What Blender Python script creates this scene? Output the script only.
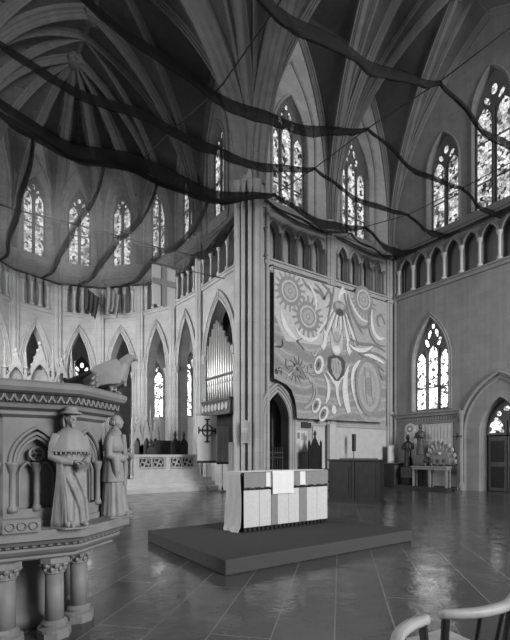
import bpy, bmesh, math, random
from mathutils import Vector, Matrix, noise
R = math.radians
rnd = random.Random(7)
for o in list(bpy.data.objects): bpy.data.objects.remove(o, do_unlink=True)
SC = bpy.context.scene
COL = SC.collection

# ------------------------------------------------------------------ camera, world, daylight and fill lamps, exposure
cam_d = bpy.data.cameras.new('camera'); cam = bpy.data.objects.new('camera', cam_d); COL.objects.link(cam)
cam.location = (-9.68, -14.03, 1.55); cam.rotation_euler = (R(90), 0, R(-35))
cam_d.sensor_width = 36; cam_d.lens = 430 / 640 * 36; cam_d.shift_y = 135 / 640; cam_d.clip_start = .05; cam_d.clip_end = 200
SC.camera = cam
wd = bpy.data.worlds.new('overcast_daylight'); SC.world = wd; wd.use_nodes = True
bg = wd.node_tree.nodes['Background']; bg.inputs[0].default_value = (1, 1, 1, 1); bg.inputs[1].default_value = .10
def area(name, loc, target, sx, sy, power):
    l = bpy.data.lights.new(name, 'AREA'); l.shape = 'RECTANGLE'; l.size = sx; l.size_y = sy; l.energy = power
    o = bpy.data.objects.new(name, l); COL.objects.link(o); o.location = loc
    o.rotation_euler = (Vector(target) - Vector(loc)).to_track_quat('-Z', 'Y').to_euler()
    return o
area('nave_west_window_daylight', (1, -32, 9), (3, 0, 5), 8, 11, 9600)
area('nave_side_window_daylight', (-24, -4, 9), (5, -3, 4), 9, 8, 3000)
area('choir_fill', (-9.3, 3.6, 6.5), (0, 5.5, 4), 3.0, 4, 850)  # added lamp hung inside the choir to brighten it, not at a window
area('apse_fill', (-8.2, 7.2, 8.2), (-1.5, 6, 4), 2.4, 2.4, 420)  # added mid-air lamp lifting the apse walls, no window stands here
SC.view_settings.view_transform = 'Standard'; SC.view_settings.look = 'None'
SC.view_settings.exposure = 0.0; SC.view_settings.gamma = 1; SC.view_settings.use_curve_mapping = False
try:
    SC.cycles.max_bounces = 10; SC.cycles.transparent_max_bounces = 24; SC.cycles.diffuse_bounces = 5
except Exception: pass

# ------------------------------------------------------------------ materials
MATS = {}
class NT:
    def __init__(s, name):
        s.m = bpy.data.materials.new(name); s.m.use_nodes = True; s.t = s.m.node_tree; s.t.nodes.clear()
        s.out = s.n('ShaderNodeOutputMaterial'); MATS[name] = s.m
    def n(s, ty, **kw):
        nd = s.t.nodes.new(ty)
        for k, v in kw.items():
            if k.startswith('i_'): nd.inputs[k[2:].replace('_', ' ')].default_value = v
            else: setattr(nd, k, v)
        return nd
    def l(s, a, b): s.t.links.new(a, b)
    def pos(s): return s.n('ShaderNodeNewGeometry').outputs['Position']
    def math(s, op, a, b=None):
        nd = s.n('ShaderNodeMath', operation=op)
        for i, v in enumerate((a, b)):
            if v is None: continue
            if isinstance(v, (int, float)): nd.inputs[i].default_value = v
            else: s.l(v, nd.inputs[i])
        return nd.outputs[0]
    def ramp(s, fac, stops):
        nd = s.n('ShaderNodeValToRGB'); cr = nd.color_ramp
        while len(cr.elements) < len(stops): cr.elements.new(.5)
        for e, (p, v) in zip(cr.elements, stops): e.position = p; e.color = (v, v, v, 1)
        s.l(fac, nd.inputs[0]); return nd.outputs[0]
    def noise(s, scale, detail=4, vec=None, rough=.55):
        nd = s.n('ShaderNodeTexNoise'); nd.inputs['Scale'].default_value = scale; nd.inputs['Detail'].default_value = detail; nd.inputs['Roughness'].default_value = rough
        s.l(vec if vec is not None else s.pos(), nd.inputs['Vector']); return nd.outputs[0]
    def bsdf(s, col, rough=.8, spec=.3, bump=None, bstr=.2, bdist=.02, metal=0):
        b = s.n('ShaderNodeBsdfPrincipled')
        if isinstance(col, (int, float)): b.inputs['Base Color'].default_value = (col, col, col, 1)
        else: s.l(col, b.inputs['Base Color'])
        if isinstance(rough, (int, float)): b.inputs['Roughness'].default_value = rough
        else: s.l(rough, b.inputs['Roughness'])
        b.inputs['Specular IOR Level'].default_value = spec; b.inputs['Metallic'].default_value = metal
        if bump is not None:
            bn = s.n('ShaderNodeBump'); bn.inputs['Strength'].default_value = bstr; bn.inputs['Distance'].default_value = bdist
            s.l(bump, bn.inputs['Height']); s.l(bn.outputs[0], b.inputs['Normal'])
        s.l(b.outputs[0], s.out.inputs[0]); return b
def plain(name, v, var=.15, scale=6, rough=.8, spec=.3, bstr=.15, metal=0):
    t = NT(name); f = t.noise(scale)
    t.bsdf(t.ramp(f, [(.25, v * (1 - var)), (.75, v * (1 + var))]), rough, spec, t.noise(scale * 6), bstr, .01, metal); return t.m
def stone(name, v, blocks=True, bw=.7, bh=.35, var=.16, joint=.78, streak=0):
    t = NT(name); p = t.pos(); sx = t.n('ShaderNodeSeparateXYZ'); t.l(p, sx.inputs[0])
    cb = t.n('ShaderNodeCombineXYZ'); t.l(t.math('ADD', sx.outputs[0], sx.outputs[1]), cb.inputs[0]); t.l(sx.outputs[2], cb.inputs[1])
    f = t.ramp(t.noise(1.1, 6, rough=.65), [(.25, v * (1 - var)), (.75, v * (1 + var))])
    bump = t.noise(22)
    if streak:
        mp = t.n('ShaderNodeMapping'); mp.inputs['Scale'].default_value = (5, 5, .12); t.l(p, mp.inputs[0])
        sk = t.ramp(t.noise(1, 4, mp.outputs[0]), [(.3, 1 - streak), (.7, 1 + streak)])
        mx = t.n('ShaderNodeMixRGB', blend_type='MULTIPLY'); mx.inputs[0].default_value = 1; t.l(f, mx.inputs[1]); t.l(sk, mx.inputs[2]); f = mx.outputs[0]
    if blocks:
        br = t.n('ShaderNodeTexBrick'); br.inputs['Scale'].default_value = 1; br.inputs['Brick Width'].default_value = bw; br.inputs['Row Height'].default_value = bh
        br.inputs['Mortar Size'].default_value = .008; br.inputs['Color1'].default_value = (1, 1, 1, 1); br.inputs['Color2'].default_value = (.9, .9, .9, 1)
        br.inputs['Mortar'].default_value = (joint, joint, joint, 1); t.l(cb.outputs[0], br.inputs[0])
        mx = t.n('ShaderNodeMixRGB', blend_type='MULTIPLY'); mx.inputs[0].default_value = 1; t.l(f, mx.inputs[1]); t.l(br.outputs[0], mx.inputs[2]); f = mx.outputs[0]
    t.bsdf(f, .85, .25, bump, .12, .01); return t.m
stone('limestone', .36); stone('limestone_smooth', .40, False); stone('grey_wall_stone', .205, True, .6, .3, .14, .85, .10)
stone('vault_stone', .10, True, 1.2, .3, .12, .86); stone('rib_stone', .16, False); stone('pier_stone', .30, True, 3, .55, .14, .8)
stone('tracery_stone', .13, False)  # base colour darkened to stand in for backlit shade on the tracery
plain('carved_marble', .17, .18, 5, .6, .35, .1); plain('statue_marble', .205, .14, 7, .6, .35, .08); plain('marble_white', .42, .12, 4, .6)
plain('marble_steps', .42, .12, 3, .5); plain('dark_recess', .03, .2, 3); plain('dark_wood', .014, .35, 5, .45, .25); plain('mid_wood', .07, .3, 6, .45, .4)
plain('pale_wood', .32, .15, 9, .4, .45); plain('black_paint', .012, .2, 5, .4, .4); plain('iron', .03, .3, 8, .5, .4); plain('organ_metal', .42, .1, 3, .35, .5, .02, .6)
plain('linen_white', .62, .04, 12, .9, .1); plain('cloth_grey', .20, .06, 14, .95, .1); plain('cloth_pale', .40, .05, 14, .95, .1); plain('cloth_panel', .46, .07, 18, .95, .1)
plain('cloth_dark', .05, .2, 14, .95, .1); plain('paper', .5, .06, 20, .8); plain('bronze_dark', .04, .4, 9, .45, .5)
t = NT('carpet'); t.bsdf(t.ramp(t.noise(90, 4), [(.3, .038), (.7, .085)]), 1, .05, t.noise(220), .5, .01)
# floor: polished slate slabs laid diagonally to the walls
t = NT('slate_floor'); mp = t.n('ShaderNodeMapping'); mp.inputs['Rotation'].default_value = (0, 0, R(-43.8)); mp.inputs['Location'].default_value = (.12, .2, 0); t.l(t.pos(), mp.inputs[0])
br = t.n('ShaderNodeTexBrick'); br.inputs['Scale'].default_value = 1; br.inputs['Brick Width'].default_value = 2.6; br.inputs['Row Height'].default_value = .53
br.inputs['Mortar Size'].default_value = .008; br.inputs['Mortar Smooth'].default_value = .2
br.inputs['Color1'].default_value = (.052,) * 3 + (1,); br.inputs['Color2'].default_value = (.068,) * 3 + (1,); br.inputs['Mortar'].default_value = (.14,) * 3 + (1,)
t.l(mp.outputs[0], br.inputs[0])
mx = t.n('ShaderNodeMixRGB', blend_type='MULTIPLY'); mx.inputs[0].default_value = 1; t.l(br.outputs[0], mx.inputs[1]); t.l(t.ramp(t.noise(.9, 6), [(.25, .65), (.75, 1.3)]), mx.inputs[2])
hb = t.math('ADD', t.noise(3.2, 3), t.math('MULTIPLY', br.outputs['Fac'], -.25))
t.bsdf(mx.outputs[0], t.ramp(t.noise(2.4, 5), [(.3, .11), (.7, .26)]), .6, hb, .17, .05)
def glass(name, lo, hi, st, sc=9):
    t = NT(name); v = t.n('ShaderNodeTexVoronoi'); v.inputs['Scale'].default_value = sc; t.l(t.pos(), v.inputs['Vector'])
    e = t.n('ShaderNodeTexVoronoi', feature='DISTANCE_TO_EDGE'); e.inputs['Scale'].default_value = sc; t.l(t.pos(), e.inputs['Vector'])
    sp = t.n('ShaderNodeSeparateColor'); t.l(v.outputs['Color'], sp.inputs[0])
    c = t.ramp(sp.outputs[0], [(.12, lo), (.45, hi)])
    c2 = t.ramp(t.noise(2.2, 5), [(.34, .22), (.56, 1)])
    ld = t.ramp(e.outputs['Distance'], [(.02, .12), (.07, 1)])
    m1 = t.math('MULTIPLY', c, c2); m2 = t.math('MULTIPLY', m1, ld)
    em = t.n('ShaderNodeEmission'); t.l(m2, em.inputs[0]); em.inputs[1].default_value = st; t.l(em.outputs[0], t.out.inputs[0])
glass('stained_glass', .06, 1, 1.7, 8); glass('stained_glass_clear', .05, 1, 5.0, 9); glass('stained_glass_deep', .06, .9, 2.0, 8)
def net(name, alpha, v, wr=0):
    t = NT(name); d = t.n('ShaderNodeBsdfDiffuse'); d.inputs[0].default_value = (v, v, v, 1)
    tr = t.n('ShaderNodeBsdfTransparent'); mix = t.n('ShaderNodeMixShader')
    f = t.ramp(t.noise(5, 4), [(.3, max(0, alpha - .07)), (.7, min(1, alpha + .07))]); t.l(f, mix.inputs[0])
    t.l(tr.outputs[0], mix.inputs[1]); t.l(d.outputs[0], mix.inputs[2]); t.l(mix.outputs[0], t.out.inputs[0])
net('net_mesh', .36, .08); net('net_dense', .56, .15); net('net_gathered', .66, .02); net('net_hem', .6, .03)

# ------------------------------------------------------------------ mesh helpers
class MB:
    def __init__(s): s.bm = bmesh.new(); s.mi = 0; s.mats = []
    def use(s, mat):
        if mat not in s.mats: s.mats.append(mat)
        s.mi = s.mats.index(mat); return s
    def face(s, pts):
        try: f = s.bm.faces.new([s.bm.verts.new(p) for p in pts]); f.material_index = s.mi; return f
        except Exception: return None
    def facev(s, vs):
        try: f = s.bm.faces.new(vs); f.material_index = s.mi; return f
        except Exception: return None
    def box(s, x0, x1, y0, y1, z0, z1, M=None):
        c = [(x, y, z) for z in (z0, z1) for y in (y0, y1) for x in (x0, x1)]
        if M: c = [M(*p) for p in c]
        v = [s.bm.verts.new(p) for p in c]
        for q in ((0, 2, 3, 1), (4, 5, 7, 6), (0, 1, 5, 4), (2, 6, 7, 3), (0, 4, 6, 2), (1, 3, 7, 5)): s.facev([v[i] for i in q])
        return s
    def rings(s, rs, cap=True, closed=True):
        prev = None; first = None
        for r in rs:
            v = [s.bm.verts.new(p) for p in r]
            if prev:
                n = len(v)
                for i in range(n if closed else n - 1): s.facev([prev[i], prev[(i + 1) % n], v[(i + 1) % n], v[i]])
            else: first = v
            prev = v
        if cap: s.facev(first[::-1]); s.facev(prev)
        return s
    def lathe(s, cx, cy, prof, n=16, ph=0):
        return s.rings([[(cx + r * math.cos(ph + 2 * math.pi * i / n), cy + r * math.sin(ph + 2 * math.pi * i / n), z) for i in range(n)] for r, z in prof])
    def tube(s, pts, r, n=6, cap=True, rr=None):
        pts = [Vector(p) for p in pts]; rs = []; u = None
        for i, p in enumerate(pts):
            tg = (pts[min(i + 1, len(pts) - 1)] - pts[max(i - 1, 0)])
            if tg.length < 1e-9: tg = Vector((0, 0, 1))
            tg.normalize()
            if u is None:
                u = Vector((0, 0, 1)) if abs(tg.z) < .9 else Vector((1, 0, 0))
            u = (u - tg * u.dot(tg)).normalized(); w = tg.cross(u)
            q = rr[i] if rr else r
            rs.append([tuple(p + (u * math.cos(2 * math.pi * k / n) + w * math.sin(2 * math.pi * k / n)) * q) for k in range(n)])
        return s.rings(rs, cap)
    def prism(s, poly, M, d0, d1):
        """poly of (a, z) on a frame M(a, z, d) thickened from d0 to d1"""
        a = [s.bm.verts.new(M(x, z, d0)) for x, z in poly]; b = [s.bm.verts.new(M(x, z, d1)) for x, z in poly]
        s.facev(a[::-1]); s.facev(b); n = len(poly)
        for i in range(n): s.facev([a[i], a[(i + 1) % n], b[(i + 1) % n], b[i]])
        return s
    def ball(s, c, rx, ry=None, rz=None, n=10, m=7):
        ry = ry or rx; rz = rz or rx
        rs = []
        for j in range(m + 1):
            a = -math.pi / 2 + math.pi * (j + .001) / (m + .002)
            rs.append([(c[0] + rx * math.cos(a) * math.cos(2 * math.pi * i / n), c[1] + ry * math.cos(a) * math.sin(2 * math.pi * i / n), c[2] + rz * math.sin(a)) for i in range(n)])
        return s.rings(rs)
    def build(s, name, mat=None, parent=None, smooth=False, loc=None, fix=True, bevel=0):
        me = bpy.data.meshes.new(name)
        if fix: bmesh.ops.recalc_face_normals(s.bm, faces=s.bm.faces[:])
        s.bm.to_mesh(me); s.bm.free()
        for m in (s.mats or [mat]): me.materials.append(MATS[m])
        if smooth:
            for p in me.polygons: p.use_smooth = True
        o = bpy.data.objects.new(name, me); COL.objects.link(o)
        if parent: o.parent = parent
        if loc: o.location = loc
        if bevel:
            b = o.modifiers.new('edge', 'BEVEL'); b.width = bevel; b.segments = 2; b.limit_method = 'ANGLE'
        return o
def tag(o, label, cat, group=None, kind=None):
    o['label'] = label; o['category'] = cat
    if group: o['group'] = group
    if kind: o['kind'] = kind
    return o
def struct(o): o['kind'] = 'structure'; return o
def thing(name, label, cat, loc=(0, 0, 0), rz=0, group=None):
    o = bpy.data.objects.new(name, None); o.empty_display_size = .1; COL.objects.link(o); o.location = loc; o.rotation_euler = (0, 0, rz)
    return tag(o, label, cat, group)
def copy_tree(o, parent=None):
    c = o.copy(); COL.objects.link(c)
    if parent: c.parent = parent
    for ch in list(o.children): copy_tree(ch, c)
    return c
def dup(o, loc=None, rz=None, parent=None):
    c = o.copy(); COL.objects.link(c)
    if parent: c.parent = parent
    if loc is not None: c.location = loc
    if rz is not None: c.rotation_euler = (0, 0, rz)
    return c

class Fr:
    """wall frame: a runs along the wall, z up, d out of the wall into the room"""
    def __init__(s, p, q, side=None, n=None):
        s.o = Vector((p[0], p[1])); s.d = (Vector((q[0], q[1])) - s.o); s.w = s.d.length; s.d.normalize()
        s.n = Vector((s.d.y, -s.d.x))
        if side is not None and s.n.dot(Vector(side) - s.o) < 0: s.n = -s.n
    def __call__(s, a, z, d=0):
        v = s.o + s.d * a + s.n * d; return (v.x, v.y, z)
def arch(cx, hw, zs, za, n=8):
    h = za - zs; r = (hw * hw + h * h) / (2 * hw); c = cx - hw + r; te = math.atan2(h, cx - c)
    L = []
    for i in range(n + 1):
        th = math.pi + (te - math.pi) * i / n; L.append((c + r * math.cos(th), zs + r * math.sin(th)))
    return L + [(2 * cx - x, z) for x, z in L[-2::-1]]
def opening(cx, hw, zb, zs, za, depth=.4): return dict(cx=cx, hw=hw, zb=zb, zs=zs, za=za, depth=depth)
def wall_row(mb, F, z0, z1, a0, a1, ops=(), d=0):
    cur = a0
    for o in sorted(ops, key=lambda q: q['cx']):
        l, r = o['cx'] - o['hw'], o['cx'] + o['hw']
        if l > cur: mb.face([F(cur, z0, d), F(l, z0, d), F(l, z1, d), F(cur, z1, d)])
        if o['zb'] > z0: mb.face([F(l, z0, d), F(r, z0, d), F(r, o['zb'], d), F(l, o['zb'], d)])
        A = arch(o['cx'], o['hw'], o['zs'], o['za'])
        for (x, z), (x2, z2) in zip(A, A[1:]): mb.face([F(x, z, d), F(x2, z2, d), F(x2, z1, d), F(x, z1, d)])
        out = [(l, o['zb'])] + A + [(r, o['zb'])]
        for (x, z), (x2, z2) in zip(out, out[1:]): mb.face([F(x, z, d), F(x2, z2, d), F(x2, z2, d - o['depth']), F(x, z, d - o['depth'])])
        if o['zb'] > z0: mb.face([F(l, o['zb'], d), F(r, o['zb'], d), F(r, o['zb'], d - o['depth']), F(l, o['zb'], d - o['depth'])])
        cur = r
    if cur < a1: mb.face([F(cur, z0, d), F(a1, z0, d), F(a1, z1, d), F(cur, z1, d)])
def mould(mb, F, cx, hw, zb, zs, za, r=.05, d=.02, n=10, jamb=True):
    A = arch(cx, hw, zs, za, n)
    if jamb: A = [(cx - hw, zb)] + A + [(cx + hw, zb)]
    mb.tube([F(x, z, d) for x, z in A], r, 6)
def string(mb, F, z, a0, a1, h=.16, d=.16):
    mb.prism([(a0, z - h), (a1, z - h), (a1, z), (a0, z)], F, -.02, d * .6); mb.prism([(a0, z), (a1, z), (a1, z + h * .45), (a0, z + h * .45)], F, -.02, d)

# ------------------------------------------------------------------ floor
mb = MB(); mb.face([(-28, -36, 0), (22, -36, 0), (22, 19, 0), (-28, 19, 0)]); struct(mb.build('floor', 'slate_floor'))

# ------------------------------------------------------------------ windows
WIN = [0]
def window(F, cx, hw, zb, zs, za, d, lights, mat='stained_glass', light_top=None, side_drop=.28, transoms=()):
    WIN[0] += 1
    mb = MB(); poly = [(cx - hw, zb)] + arch(cx, hw, zs, za, 10) + [(cx + hw, zb)]
    mb.prism(poly, F, d - .12, d)
    lw = 2 * hw / lights; ph = lw * .39; top = light_top or zs + .25
    panes = []
    for k in range(lights):
        x = cx - hw + lw * (k + .5); tz = top - (0 if (lights == 3 and k == 1) or lights < 3 else side_drop)
        pts = [(x - ph, zb + .1)] + arch(x, ph, tz - lw * .75, tz, 6) + [(x + ph, zb + .1)]
        panes.append(pts); mb.tube([F(a, z, d + .01) for a, z in pts], .028, 5)
    for k in range(1, lights):
        x = cx - hw + lw * k; mb.tube([F(x, zb, d + .05), F(x, top - .2, d + .05)], .05, 6)
    # tracery lights in the head
    def dagger(x, z, rw, rh, rot=0):
        q = []
        for i in range(12):
            a = 2 * math.pi * i / 12; rr = 1 - .22 * math.cos(2 * a + 0) * .5; px, pz = rw * math.cos(a) * rr, rh * math.sin(a)
            q.append((x + px * math.cos(rot) - pz * math.sin(rot), z + px * math.sin(rot) + pz * math.cos(rot)))
        panes.append(q); mb.tube([F(a, b, d + .01) for a, b in q + q[:1]], .022, 5)
    H = za - top
    if lights == 3:
        dagger(cx - hw * .34, top + H * .10, hw * .12, H * .17, .35); dagger(cx + hw * .34, top + H * .10, hw * .12, H * .17, -.35)
        dagger(cx - hw * .20, top + H * .42, hw * .11, H * .17, -.25); dagger(cx + hw * .20, top + H * .42, hw * .11, H * .17, .25)
        dagger(cx, top + H * .70, hw * .11, H * .10)
    elif lights == 2:
        dagger(cx - hw * .36, top + H * .14, hw * .15, H * .17, .5); dagger(cx + hw * .36, top + H * .14, hw * .15, H * .17, -.5)
        dagger(cx, top + H * .40, hw * .19, H * .17)
    for tz in transoms: mb.prism([(cx - hw, tz - .03), (cx + hw, tz - .03), (cx + hw, tz + .03), (cx - hw, tz + .03)], F, d, d + .05)
    w = struct(mb.build('window_%d' % WIN[0], 'tracery_stone'))
    for pts in panes:
        g = MB(); g.prism(pts, F, d - .02, d + .012); g.build('glass_pane', mat, w)
    return w

# ------------------------------------------------------------------ plan
TW = 8.64; ZT, ZC, ZV, ZTOP = 9.45, 11.55, 12.0, 20.0
FT = Fr((0, 0), (TW, 0), (4, -5)); FRt = Fr((TW, 0), (TW, -10), (4, -5))
APV = [(0, 0), (0, 4.4), (-.2, 7.0), (-1.1, 9.35), (-2.8, 11.2), (-5, 11.9), (-7.2, 11.2), (-8.9, 9.35), (-9.8, 7.0), (-10, 4.4), (-10, 0)]
APC = (-5, 5.6)

def colonnette(F, parent_list, a, d, z0, z1, r=.06, mat='limestone_smooth'):
    mb = MB(); x, y, _ = F(a, 0, d)
    mb.lathe(x, y, [(r * 2, z0), (r * 2, z0 + .07), (r * 1.3, z0 + .13), (r, z0 + .17), (r, z1 - .24), (r * 1.15, z1 - .22), (r * 1.2, z1 - .17), (r * 2.0, z1 - .04), (r * 2.1, z1)], 8)
    parent_list.append(mb.build('colonnette', mat, None, True))
def triforium(mb, F, cs, hw, cols, zb=ZT + .12, zs=10.72, za=11.22):
    for cx in cs: mould(mb, F, cx, hw - .02, zs, zs, za, .045, .03, 7, False); mould(mb, F, cx, hw + .05, zs, zs, za + .07, .03, .03, 7, False)
    # passage behind the arcade
    a0, a1 = cs[0] - hw - .1, cs[-1] + hw + .1
    mb.face([F(a0, ZT, -.48), F(a1, ZT, -.48), F(a1, ZC, -.48), F(a0, ZC, -.48)])
    mb.face([F(a0, ZT + .1, 0), F(a1, ZT + .1, 0), F(a1, ZT + .1, -.48), F(a0, ZT + .1, -.48)])
def shaft(mb, F, a, z0, z1, r=.11, d=.06, cap=True):
    x, y, _ = F(a, 0, d)
    pr = [(r * 1.7, z0), (r * 1.7, z0 + .2), (r * 1.35, z0 + .3), (r, z0 + .38)]
    pr += [(r, z1 - .4), (r * 1.15, z1 - .38), (r * 1.1, z1 - .32), (r * 1.7, z1 - .06), (r * 1.75, z1)] if cap else [(r, z1)]
    mb.lathe(x, y, pr, 10)

# ---- transept wall carrying the mural
cols = []; mb = MB()
tc = [1.07 + .82 * k for k in range(4)] + [TW - 1.07 - .82 * k for k in (3, 2, 1, 0)]
DOORX = 1.25
wall_row(mb, FT, 0, ZT, 0, TW, [opening(DOORX, .66, 0, 3.0, 4.12, .55)])
wall_row(mb, FT, ZT, ZC, 0, TW, [opening(c, .345, ZT + .12, 10.72, 11.22, .3) for c in tc])
wall_row(mb, FT, ZC, 21, 0, TW, [opening(1.97, .98, 12.0, 14.7, 16.75, .4), opening(6.0, .98, 12.0, 14.7, 16.75, .4)])
for c4 in (tc[:4], tc[4:]): triforium(mb, FT, c4, .345, None)
string(mb, FT, ZT, .6, TW); string(mb, FT, ZC + .1, .5, TW, .12, .12); string(mb, FT, 2.95, 2.9, TW, .1, .08)
for k, r in enumerate((.07, .05, .07)): mould(mb, FT, DOORX, .68 + .12 * k, 0, 3.0, 4.2 + .15 * k, r, .03 + .02 * k)
for cx in (1.97, 6.0): mould(mb, FT, cx, 1.0, 12, 14.7, 16.8, .06, .03); mould(mb, FT, cx, 1.45, 11.7, 14.9, 18.2, .09, .05)
for a, r in ((4.32, .14), (4.12, .08), (4.52, .08), (.72, .09), (8.5, .12), (8.3, .07)): shaft(mb, FT, a, 0, 12.1, r)
for zz in (3.55, 9.2): mb.lathe(*FT(8.5, 0, .06)[:2], [(.13, zz), (.2, zz + .06), (.2, zz + .14), (.13, zz + .2)], 10)
wt = struct(mb.build('wall_transept', 'limestone'))
for g in (tc[:4], tc[4:]):
    for c in [g[0] - .41] + [x + .41 for x in g]: colonnette(FT, cols, c, .03, ZT + .1, 10.74, .055, 'tracery_stone')  # dark stone on these shafts stands in for the shadow around them
for c in cols: c.parent = wt
window(FT, 1.97, .98, 12.0, 14.7, 16.75, -.3, 3, light_top=15.6, transoms=(13.0,)); window(FT, 6.0, .98, 12.0, 14.7, 16.75, -.3, 3, light_top=15.6, transoms=(13.0,))

# ---- transept end wall on the right
cols = []; mb = MB()
rc = [.1 + .81 * k for k in range(12)]
wall_row(mb, FRt, 0, ZT, 0, 10, [opening(2.22, .92, 3.65, 5.9, 8.0, .35), opening(5.35, .85, 0, 2.5, 3.95, .9)])
wall_row(mb, FRt, ZT, ZC, 0, 10, [opening(.9 + .81 * k, .34, ZT + .12, 10.72, 11.22, .3) for k in range(11)])
wall_row(mb, FRt, ZC, 21, 0, 10, [opening(2.85, .74, 12.0, 14.9, 16.3, .4), opening(5.0, .82, 12.0, 15.9, 17.75, .4), opening(7.15, .74, 12.0, 14.9, 16.3, .4)])
triforium(mb, FRt, [.9 + .81 * k for k in range(11)], .34, None)
string(mb, FRt, ZT, 0, 10); string(mb, FRt, ZC + .1, 0, 10, .12, .12); string(mb, FRt, 3.52, 0, 3.75, .14, .2)
for k in range(26):                                                # carved flowers in the band under the sill
    x, y, z = FRt(.2 + .135 * k, 3.24, .01); mb.ball((x, y, z), .05, .055, .07, 6, 4)
string(mb, FRt, 3.1, 0, 3.7, .07, .08)
for k in range(5): mould(mb, FRt, 5.35, .9 + .19 * k, 0, 2.5, 4.03 + .235 * k, .08, -.25 + .08 * k)
for cx, ht in ((2.85, 16.35), (5.0, 17.8), (7.15, 16.35)): mould(mb, FRt, cx, .8, 12, ht - 1.6, ht, .05, .03)
mould(mb, FRt, 2.22, .96, 3.65, 5.9, 8.06, .06, .03); mould(mb, FRt, 2.22, 1.05, 3.65, 5.9, 8.2, .04, .03)
for a, r in ((.1, .12), (.3, .07), (3.75, .1)): shaft(mb, FRt, a, 0, 12.1 if a < 3 else 3.5, r)
wr = struct(mb.build('wall_right', 'grey_wall_stone'))
for k in range(12): colonnette(FRt, cols, .9 - .405 + .81 * k, .03, ZT + .1, 10.74, .065)
for c in cols: c.parent = wr
window(FRt, 2.22, .92, 3.65, 5.9, 8.0, -.25, 3, 'stained_glass_clear', light_top=6.75, transoms=(4.75,))
window(FRt, 2.85, .74, 12.0, 14.9, 16.3, -.3, 2, light_top=15.2, transoms=(13.3,)); window(FRt, 5.0, .82, 12.0, 15.9, 17.75, -.3, 2, light_top=16.4, transoms=(13.2, 14.9)); window(FRt, 7.15, .74, 12.0, 14.9, 16.3, -.3, 2, light_top=15.2)
# porch behind the right doorway
mb = MB(); M = FRt
for q in (([M(4, 0, -.9), M(4, 5, -.9), M(4, 5, -3), M(4, 0, -3)]), ([M(7, 0, -.9), M(7, 5, -.9), M(7, 5, -3), M(7, 0, -3)]), ([M(4, 0, -3), M(7, 0, -3), M(7, 5, -3), M(4, 5, -3)]), ([M(4, 5, -.9), M(7, 5, -.9), M(7, 5, -3), M(4, 5, -3)])): mb.face(q)
struct(mb.build('wall_porch', 'grey_wall_stone'))
mb = MB()
for a in (4.58, 5.36): mb.prism([(a, .02), (a + .75, .02), (a + .75, 2.35), (a, 2.35)], M, -.7, -.64)
dr = struct(mb.build('door_1', 'mid_wood'))
mb = MB()
for a in (4.58, 5.36):
    for z in (.15, 1.25): mb.prism([(a + .1, z), (a + .65, z), (a + .65, z + .9), (a + .1, z + .9)], M, -.645, -.62)
mb.build('door_panel', 'dark_wood', dr)
window(FRt, 5.35, .85, 2.4, 2.5, 3.95, -.62, 2, 'stained_glass_deep', light_top=3.2)

# ---- chancel walls and apse
AW = []
def apse_face(i, p, q, first=False):
    F = Fr(p, q, APC); w = F.w; c = w / 2; cols = []; mb = MB()
    hw = 1.22 if first else w / 2 - .52
    cc = 2.55 if first else c
    zb = 2.1 if first else .4
    wall_row(mb, F, 0, ZT, 0, w, [opening(cc, hw, zb, 6.1, 8.5, .55)])
    nt = 4 if first else 3
    pit = (w - 1.0) / nt if not first else .72; t0 = .5 + pit / 2 if not first else 1.45
    cs = [t0 + pit * k for k in range(nt)]
    wall_row(mb, F, ZT, ZC, 0, w, [opening(x, pit * .42, ZT + .12, 10.72, 11.22, .3) for x in cs])
    wc, wh = (2.75, .62) if first else (c, .62)
    wall_row(mb, F, ZC, 21, 0, w, [opening(wc, wh, 12.3, 15.1, 16.5, .4)])
    triforium(mb, F, cs, pit * .42, None); string(mb, F, ZT, 0, w, .14, .12); string(mb, F, ZC + .1, 0, w, .12, .12)
    for k in range(3): mould(mb, F, cc, hw + .03 + .11 * k, zb, 6.1, 8.55 + .16 * k, (.06, .045, .06)[k], .02 + .02 * k)
    for s in (-1, 1): mb.lathe(*F(cc + s * (hw + .06), 0, .04)[:2], [(.09, 5.8), (.1, 5.85), (.17, 6.05), (.18, 6.15)], 8)
    mould(mb, F, wc, wh + .05, 12.3, 15.1, 16.6, .05, .03); mould(mb, F, wc, min(wh + .35, w / 2 - .2), 11.8, 15.0, 17.6, .07, .05)
    a = w
    for da, r in ((0, .15), (-.2, .08), (.2, .08)): shaft(mb, F, a + da, 0, 12.1, r, .08)
    W = struct(mb.build('wall_apse_%d' % i, 'limestone'))
    for x in [cs[0] - pit / 2] + [x + pit / 2 for x in cs]: colonnette(F, cols, x, .03, ZT + .1, 10.74, .06)
    for o in cols: o.parent = W
    window(F, wc, wh, 12.3, 15.1, 16.5, -.25, 2, 'stained_glass', light_top=15.65, transoms=(14.0,))
    AW.append((F, w))
for i in range(len(APV) - 1):
    if i in (9,): continue
    apse_face(i + 1, APV[i], APV[i + 1], i == 0)
mb = MB(); F = Fr(APV[9], APV[10], APC); wall_row(mb, F, 0, 21, 0, F.w, [opening(2.2, 1.2, .5, 6.1, 8.5, .5), ]); struct(mb.build('wall_chancel', 'limestone'))
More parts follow.
